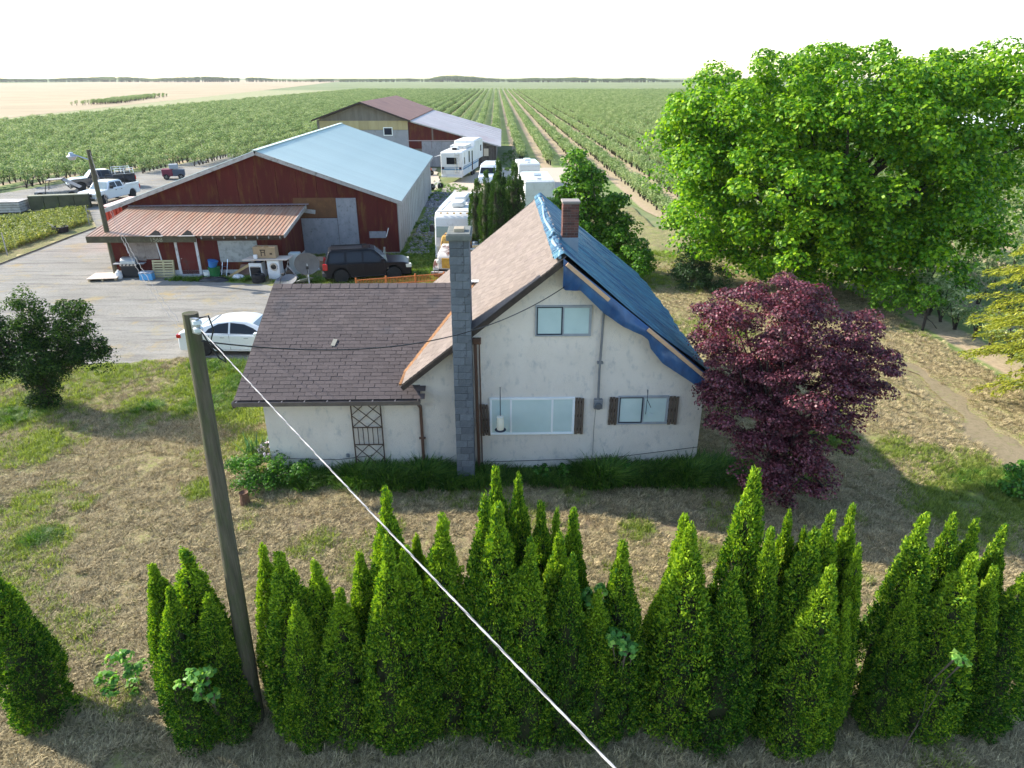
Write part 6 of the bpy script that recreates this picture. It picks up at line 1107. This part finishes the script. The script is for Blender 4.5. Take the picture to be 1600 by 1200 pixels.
# yellow-green conifer reaching in from the east
YL = leafmat('golden_frond', (0.12, 0.16, 0.02), (0.30, 0.33, 0.04), (0.50, 0.48, 0.07), 0.4, 1.0, .5, .2)
yt_ = empty('golden_conifer', (19.6, 21.5, 0), 0, 'golden green conifer whose drooping fronds enter from the east side', 'tree'); rg = np.random.default_rng(9); Pn, Tn = [], []
brn = MB()
for i in range(78):
    z0 = rg.uniform(1.0, 6.5); a = rg.uniform(PI * .62, PI * 1.38); ln = (4.1 - .22 * abs(z0 - 3.4) ** 1.3) * rg.uniform(.7, 1.05); k = 70; t_ = np.linspace(.15, 1, k)
    x = ln * t_ * math.cos(a); y = ln * t_ * math.sin(a); z = z0 + .25 * t_ - .9 * t_ ** 2.2
    brn.tube([(0, 0, z0), (ln * .5 * math.cos(a), ln * .5 * math.sin(a), z0 - .07), (ln * .9 * math.cos(a), ln * .9 * math.sin(a), z0 - .5)], [.03, .018, .006], 5)
    for j in range(7):
        sd_ = rg.normal(0, .13, k) * (1.1 - .5 * t_); P = np.stack([x - math.sin(a) * sd_, y + math.cos(a) * sd_, z - np.abs(sd_) * .7 + rg.normal(0, .04, k)], 1); Pn.append(P)
        Tn.append(np.stack([np.full(k, math.cos(a)) - math.sin(a) * sd_ * 3, np.full(k, math.sin(a)) + math.cos(a) * sd_ * 3, np.full(k, -.8)], 1))
P = np.concatenate(Pn); Td = unit(np.concatenate(Tn)); Nn = unit(rg.normal(size=P.shape) * .5 + np.array([0, 0, 1.0])); V, F = leaf_quads(P, Nn, .14, rg, .28, Td); np_obj('crown', V, F, YL, yt_)
brn.tube([(0, 0, -.1), (0, 0, 4), (0, 0, 7.5)], [.2, .13, .03], 9); brn.build('trunk', bark, yt_, smooth=60)
# bramble, iris clump, flowering shrub, stump, small shrubs by the house
BR = leafmat('bramble_leaf', (0.05, 0.15, 0.03), (0.11, 0.30, 0.06), (0.32, 0.50, 0.09), 0.4, 3, .5, .3)
def leafy(name, loc, lobes, n_cl, cr, per, size, seed, lm, label, cat='plant', r0=.02, **kw): return tree(name, loc, lobes, n_cl, cr, per, size, seed, lm, bark, label, cat, r0=r0, n_l=8, parts=('foliage', 'stem'), **kw)
for px, py, Y, r_, seed, lb, k in [(925, 905, 9.1, .20, 50, 'upper bramble spray growing out of the cedar hedge', 8), (968, 975, 8.6, .22, 51, 'lower bramble spray with yellow leaves in the cedar hedge', 9), (210, 1035, 9.7, .5, 52, 'bramble at the foot of the clump west of the pole', 16), (325, 1040, 8.4, .3, 53, 'bramble leaves creeping over the clump near the pole', 9), (1470, 1010, 8.0, .16, 57, 'bare bramble stems on the eastern cedars', 2)]:
    c = PY(px, py, Y); leafy('bramble', (float(c[0]), Y + .15, 0), [(float(c[0]), Y - .35, float(c[2]), r_, r_ * .6, r_ * 1.1)], k, .13, 22, .10, seed, BR, lb, r0=.012, zmin=-1, aspect=.8)
SH = leafmat('shrub_leaf', (0.02, 0.07, 0.012), (0.05, 0.16, 0.02), (0.15, 0.32, 0.04), 0.35, 1.5)
b0 = G(395, 775); leafy('shrub', (b0[0], b0[1], 0), [(b0[0] - .1, b0[1] + .6, .4, .8, .55, .5), (b0[0] + .8, b0[1] + .75, .35, .7, .5, .45), (b0[0] + .1, b0[1] + .1, .25, .55, .3, .35)], 110, .2, 60, .09, 54, SH, 'leafy green shrub patch at the west corner of the farmhouse', 'shrub', aspect=.4)
WF = mat('white_petal', (.72, .66, .70), (.62, .50, .58), 9, .6, rnd=.15); b1 = G(432, 745); fs = leafy('flowering_shrub', (b1[0], b1[1] + .2, 0), [(b1[0] - .05, b1[1] + .35, .62, .5, .35, .35), (b1[0] + .75, b1[1] + .55, .6, .42, .2, .4)], 60, .16, 55, .06, 55, leafmat('grey_leaf', (.03, .045, .03), (.06, .09, .05), (.12, .16, .08), .2, 2), 'low shrub covered in pinkish white flowers by the wing corner', 'shrub')
V, F, C = crown([(-.05, .15, .66, .5, .35, .33), (.75, .35, .66, .38, .2, .36)], 130, .06, 9, .06, 56, zmin=.1, inner=.8); np_obj('flower', V, F, WF, fs)
YU = empty('yucca', (*G(398, 712)[:2], 0), 0, 'spiky grey green iris leaves standing at the wing corner', 'plant'); q = MB()
for i in range(34):
    a = i * 2.4; l_ = random.uniform(.45, .75); lx, ly = math.cos(a), math.sin(a); o_ = random.uniform(.15, .5); bx2 = random.uniform(-.3, .3)
    q.add([(bx2 - ly * .02, lx * .02, 0), (bx2 + ly * .02, -lx * .02, 0), (bx2 + lx * o_ * .5 + ly * .024, ly * o_ * .5 - lx * .024, l_ * .6), (bx2 + lx * o_ * .5 - ly * .024, ly * o_ * .5 + lx * .024, l_ * .6), (bx2 + lx * o_, ly * o_, l_)], [(0, 1, 2, 3), (3, 2, 4)])
q.build('foliage', leafmat('iris_leaf', (.03, .09, .04), (.07, .17, .07), (.16, .28, .11), .25, 2), YU)
st_ = MB(); st_.lathe([(.17, -.05), (.13, .1), (.11, .32), (.12, .42), (.05, .36)], 11); o = st_.build('tree_stump', mat('rotten_stump', (.10, .05, .03), (.20, .12, .08), 6, .95, .8, 20), smooth=30); o.location = G(384, 790); tag(o, 'small rotten brown stump in the grass before the wing corner', 'stump')
for i, (u, r_, lb) in enumerate([(1.55, .26, 'tallest leafy weed under the wide window'), (2.25, .24, 'broad leaved weed between the windows at the wall foot'), (3.9, .2, 'leafy weed poking from the grass under the small window')]):
    c = hx(u, -.5, 0); leafy('weed', (c.x, c.y, 0), [(c.x, c.y, .3, r_, r_ * .7, .28)], 12, .14, 26, .11, 60 + i, SH, lb, aspect=.5)
c = G(1590, 775); leafy('shrub', (c[0] + .3, c[1], 0), [(c[0] + .3, c[1] + .1, .4, .9, .6, .5)], 40, .26, 50, .11, 65, SH, 'dark green bramble shrub beside the dirt path', 'shrub')
# dark post of the orchard end
pz = G(1441, 516); o = MB().tube([(0, 0, 0), (.03, 0, 1.55)], .06, 8).build('fence_post', bark_d, smooth=40); o.location = pz; tag(o, 'dark wooden end post of the orchard row beyond the maple', 'post')
c = np.array((19.5, 30.0)); leafy('sapling', (c[0], c[1], 0), [(c[0] - .9, c[1], 1.3, .9, .7, .7), (c[0] - 2.0, c[1] + 1.0, 1.2, .8, .7, .7)], 36, .34, 50, .15, 66, ML, 'thin leafy sapling beside the dark orchard post', 'shrub')

# orchard bushes ------------------------------------------------------------
OL = leafmat('blueberry_leaf', (0.08, 0.155, 0.04), (0.235, 0.325, 0.115), (0.53, 0.55, 0.31), 0.35, .25, .6, .2, tcol=(1.1, 1.15, .8))
def bush_model(seed, nleaf, size):
    rg = np.random.default_rng(seed); V, F, C = crown([(0, 0, 1.05, .58, .62, .62)], 26, .26, nleaf // 26, size, seed, up=.6, flat=.9, inner=.35, aspect=.55, zmin=.25)
    q = MB()
    for i in range(6): c_ = C[i % len(C)]; q.tube([(.05 * math.cos(i), .05 * math.sin(i), -.05), (c_[0] * .35, c_[1] * .35, .45), tuple(c_ * .9)], [.035, .025, .01], 4, False)
    sv_ = np.array(q.v); me = bpy.data.meshes.new('blueberry_bush'); me.from_pydata(V.tolist() + sv_.tolist(), [], F.tolist() + [tuple(len(V) + j for j in f) for f in q.f]); me.materials.append(OL); me.materials.append(bark_d)
    mi = np.zeros(len(F) + len(q.f), np.int32); mi[len(F):] = 1; me.polygons.foreach_set('material_index', mi); return me
bms = [bush_model(100 + i, 420, .15) for i in range(5)]
pts = []
rows_ = [3.4 + 3.5 * i for i in range(-46, 74)]; rq = np.random.default_rng(77)
for s in rows_:
    y = ystart(s) + rq.uniform(0, 1.5)
    while y < 620:
        x = s * cS - y * sS + rq.normal(0, .12); Y_ = s * sS + y * cS
        if s < ORCH_L(Y_) : break
        if abs(x) < .80 * Y_ + 14 and rq.uniform() > .03:
            hf_ = 1.0 if x < 0 else .92
            pts.append((x, Y_, rq.uniform(.85, 1.22) * hf_ * (1.10 if s < -20 else 1.08)))
        y += rq.uniform(.95, 1.2) if y < 300 else rq.uniform(1.3, 1.7)
pts = np.array(pts)
# keep clear of what stands between
inb = (np.abs(pts[:, 0] + 9) < 17) & (pts[:, 1] > 89) & (pts[:, 1] < 125); pts = pts[~inb | (pts[:, 0] > -.4)]
zc = pts[:, 1] * math.cos(PITCH) + CAM_H * math.sin(PITCH); sxp = 800 + FPX * pts[:, 0] / zc
syp = 600 - FPX * (pts[:, 1] * math.sin(PITCH) - CAM_H * math.cos(PITCH)) / zc
hid = (sxp < -20) | (sxp > 1620) | ((sxp > 1060) & (sxp < 1400) & (syp < 440)) | ((sxp > 200) & (sxp < 660) & (syp > 232) & (sxp > 200 + (300 - syp) * 2.4))
order = np.argsort(zc + hid * 1e5); near = order[:290]; far = order[290:]
for i in near:
    o = inst('blueberry_bush', bms[i % 5], None, (pts[i, 0], pts[i, 1], -.03), (0, 0, rq.uniform(0, 6.28)), (pts[i, 2],) * 3)
    tag(o, 'pale green blueberry bush growing in a long orchard row', 'bush', 'blueberry bushes in the orchard rows')
srcs = [bpy.data.objects.new('blueberry_source', m_) for m_ in bms[:3]]
for k in range(3):
    sel = far[k::3]; rr = np.zeros((len(sel), 3)); rr[:, 2] = rq.uniform(0, 6.28, len(sel))
    scatter('blueberry_rows', np.column_stack([pts[sel, 0], pts[sel, 1], np.full(len(sel), -.05)]), pts[sel, 2], rr, srcs[k])
# nursery beds beside the road
BEDL = leafmat('bed_leaf', (0.10, 0.14, 0.03), (0.24, 0.28, 0.06), (0.46, 0.44, 0.16), .3, .5)
V, F, C = crown([(0, 0, .22, .26, .26, .2)], 9, .14, 12, .11, 71, zmin=.02, aspect=.5); me = np_mesh('bed_source', V, F); me.materials.append(BEDL); bsrc = bpy.data.objects.new('bed_source', me)
A0, A1, B0, B1 = G(-60, 420), G(147, 348), G(-60, 352), G(140, 328); BP = []
for r_ in range(6):
    t_ = r_ / 6; a = A0 * (1 - t_) + B0 * t_; b = A1 * (1 - t_) + B1 * t_; L_ = np.linalg.norm(b - a); n_ = int(L_ / .24)
    dirp = (b - a) / L_; nor = np.array([-dirp[1], dirp[0], 0])
    for i in range(n_):
        for j in range(4): BP.append(a + dirp * (i * .24 + rq.uniform(-.1, .1)) + nor * (.25 + j * .3 + rq.uniform(-.08, .08)))
BP = np.array(BP); rr = np.zeros((len(BP), 3)); rr[:, 2] = rq.uniform(0, 6.28, len(BP)); BP[:, 2] = .02
scatter('bedding_plants', BP, rq.uniform(.65, 1.25, len(BP)), rr, bsrc)
sheet('bed_soil', [tuple(A0[:2] + (0, -.4)), tuple(A1[:2] + (.2, -.3)), tuple(B1[:2]), tuple(B0[:2])], .014, floor_mat('bed_earth', (.07, .065, .04), (.12, .11, .06), (.20, .20, .08), .5, 4))
sheet('verge', [tuple(p) for p in gpoly([(-100, 452), (0, 411), (150, 353.5), (147, 347), (0, 400), (-100, 436)])], .018, floor_mat('dry_verge', (.42, .34, .17), (.50, .42, .24), (.30, .30, .10), .5, 5))
# pale tunnel roofs glimpsed through the tree, far east
pt_ = mat('tunnel_plastic', (.60, .63, .66), (.68, .70, .72), 1, .5)
for i in range(3):
    o = MB().prism([(5 * math.cos(PI * j / 10), 3.0 * math.sin(PI * j / 10)) for j in range(11)], lambda a, b, s: (a, s * 22, b)).build('greenhouse', pt_, smooth=50); o.location = (97 + i * 11.5, 150, 0); o.rotation_euler = (0, 0, R(-12))
    tag(o, ['long white plastic tunnel nearest the big tree', 'middle long white plastic tunnel beyond the orchard', 'outermost long white plastic tunnel beyond the orchard'][i], 'greenhouse', 'white tunnels beyond the orchard')
# low weeds strip in the pale field
k = 500; P = np.stack([rq.uniform(-215, -120, k), rq.uniform(315, 345, k), np.zeros(k)], 1); P[:, 1] += (P[:, 0] + 160) * .9; P = P[P[:, 0] < -140 - (P[:, 1] - 204) * .16]
P2_ = []
for i in range(420): t_ = rq.uniform(); a = G(158, 163); b = G(238, 152); P2_.append(a * (1 - t_) + b * t_ + rq.normal(0, 1.8, 3) * (1, 4, 0))
P2_ = np.array(P2_); P2_[:, 2] = 0; scatter('field_weeds', P2_, rq.uniform(.8, 1.3, len(P2_)), np.zeros((len(P2_), 3)), srcs[0])

# distant windbreak and the thin air between
rz_ = np.random.default_rng(4); k = 2600; a = rz_.uniform(-.80, .80, k); dist = 1500 + 260 * fbm(a * 9, a * 0, 3, 3); xx = dist * a; yy = dist * np.ones(k)
hh = 2.2 + 9 * fbm(a * 14, a * 3, 4, 7) ** 2; keepm = (fbm(a * 6 + 3, a * 0, 3, 17) > .22); rr = np.zeros((k, 3)); rr[:, 2] = rz_.uniform(0, 6.28, k)
scatter('distant_trees', np.column_stack([xx, yy, np.full(k, -.3)])[keepm], hh[keepm], rr[keepm], srcs[1])
hb = MB().box(-2600, 2600, -60, 2600, -1.2, 14.5).mesh('haze'); hz = bpy.data.objects.new('haze', hb); link(hz); hz['kind'] = 'stuff'
hm = bpy.data.materials.new('haze'); hm.use_nodes = True; hn = hm.node_tree; hn.nodes.clear(); ho = hn.nodes.new('ShaderNodeOutputMaterial'); pv = hn.nodes.new('ShaderNodeVolumePrincipled')
pv.inputs['Color'].default_value = (.92, .94, .97, 1); pv.inputs['Density'].default_value = .00009; pv.inputs['Anisotropy'].default_value = .2; hn.links.new(pv.outputs[0], ho.inputs['Volume']); hb.materials.append(hm)
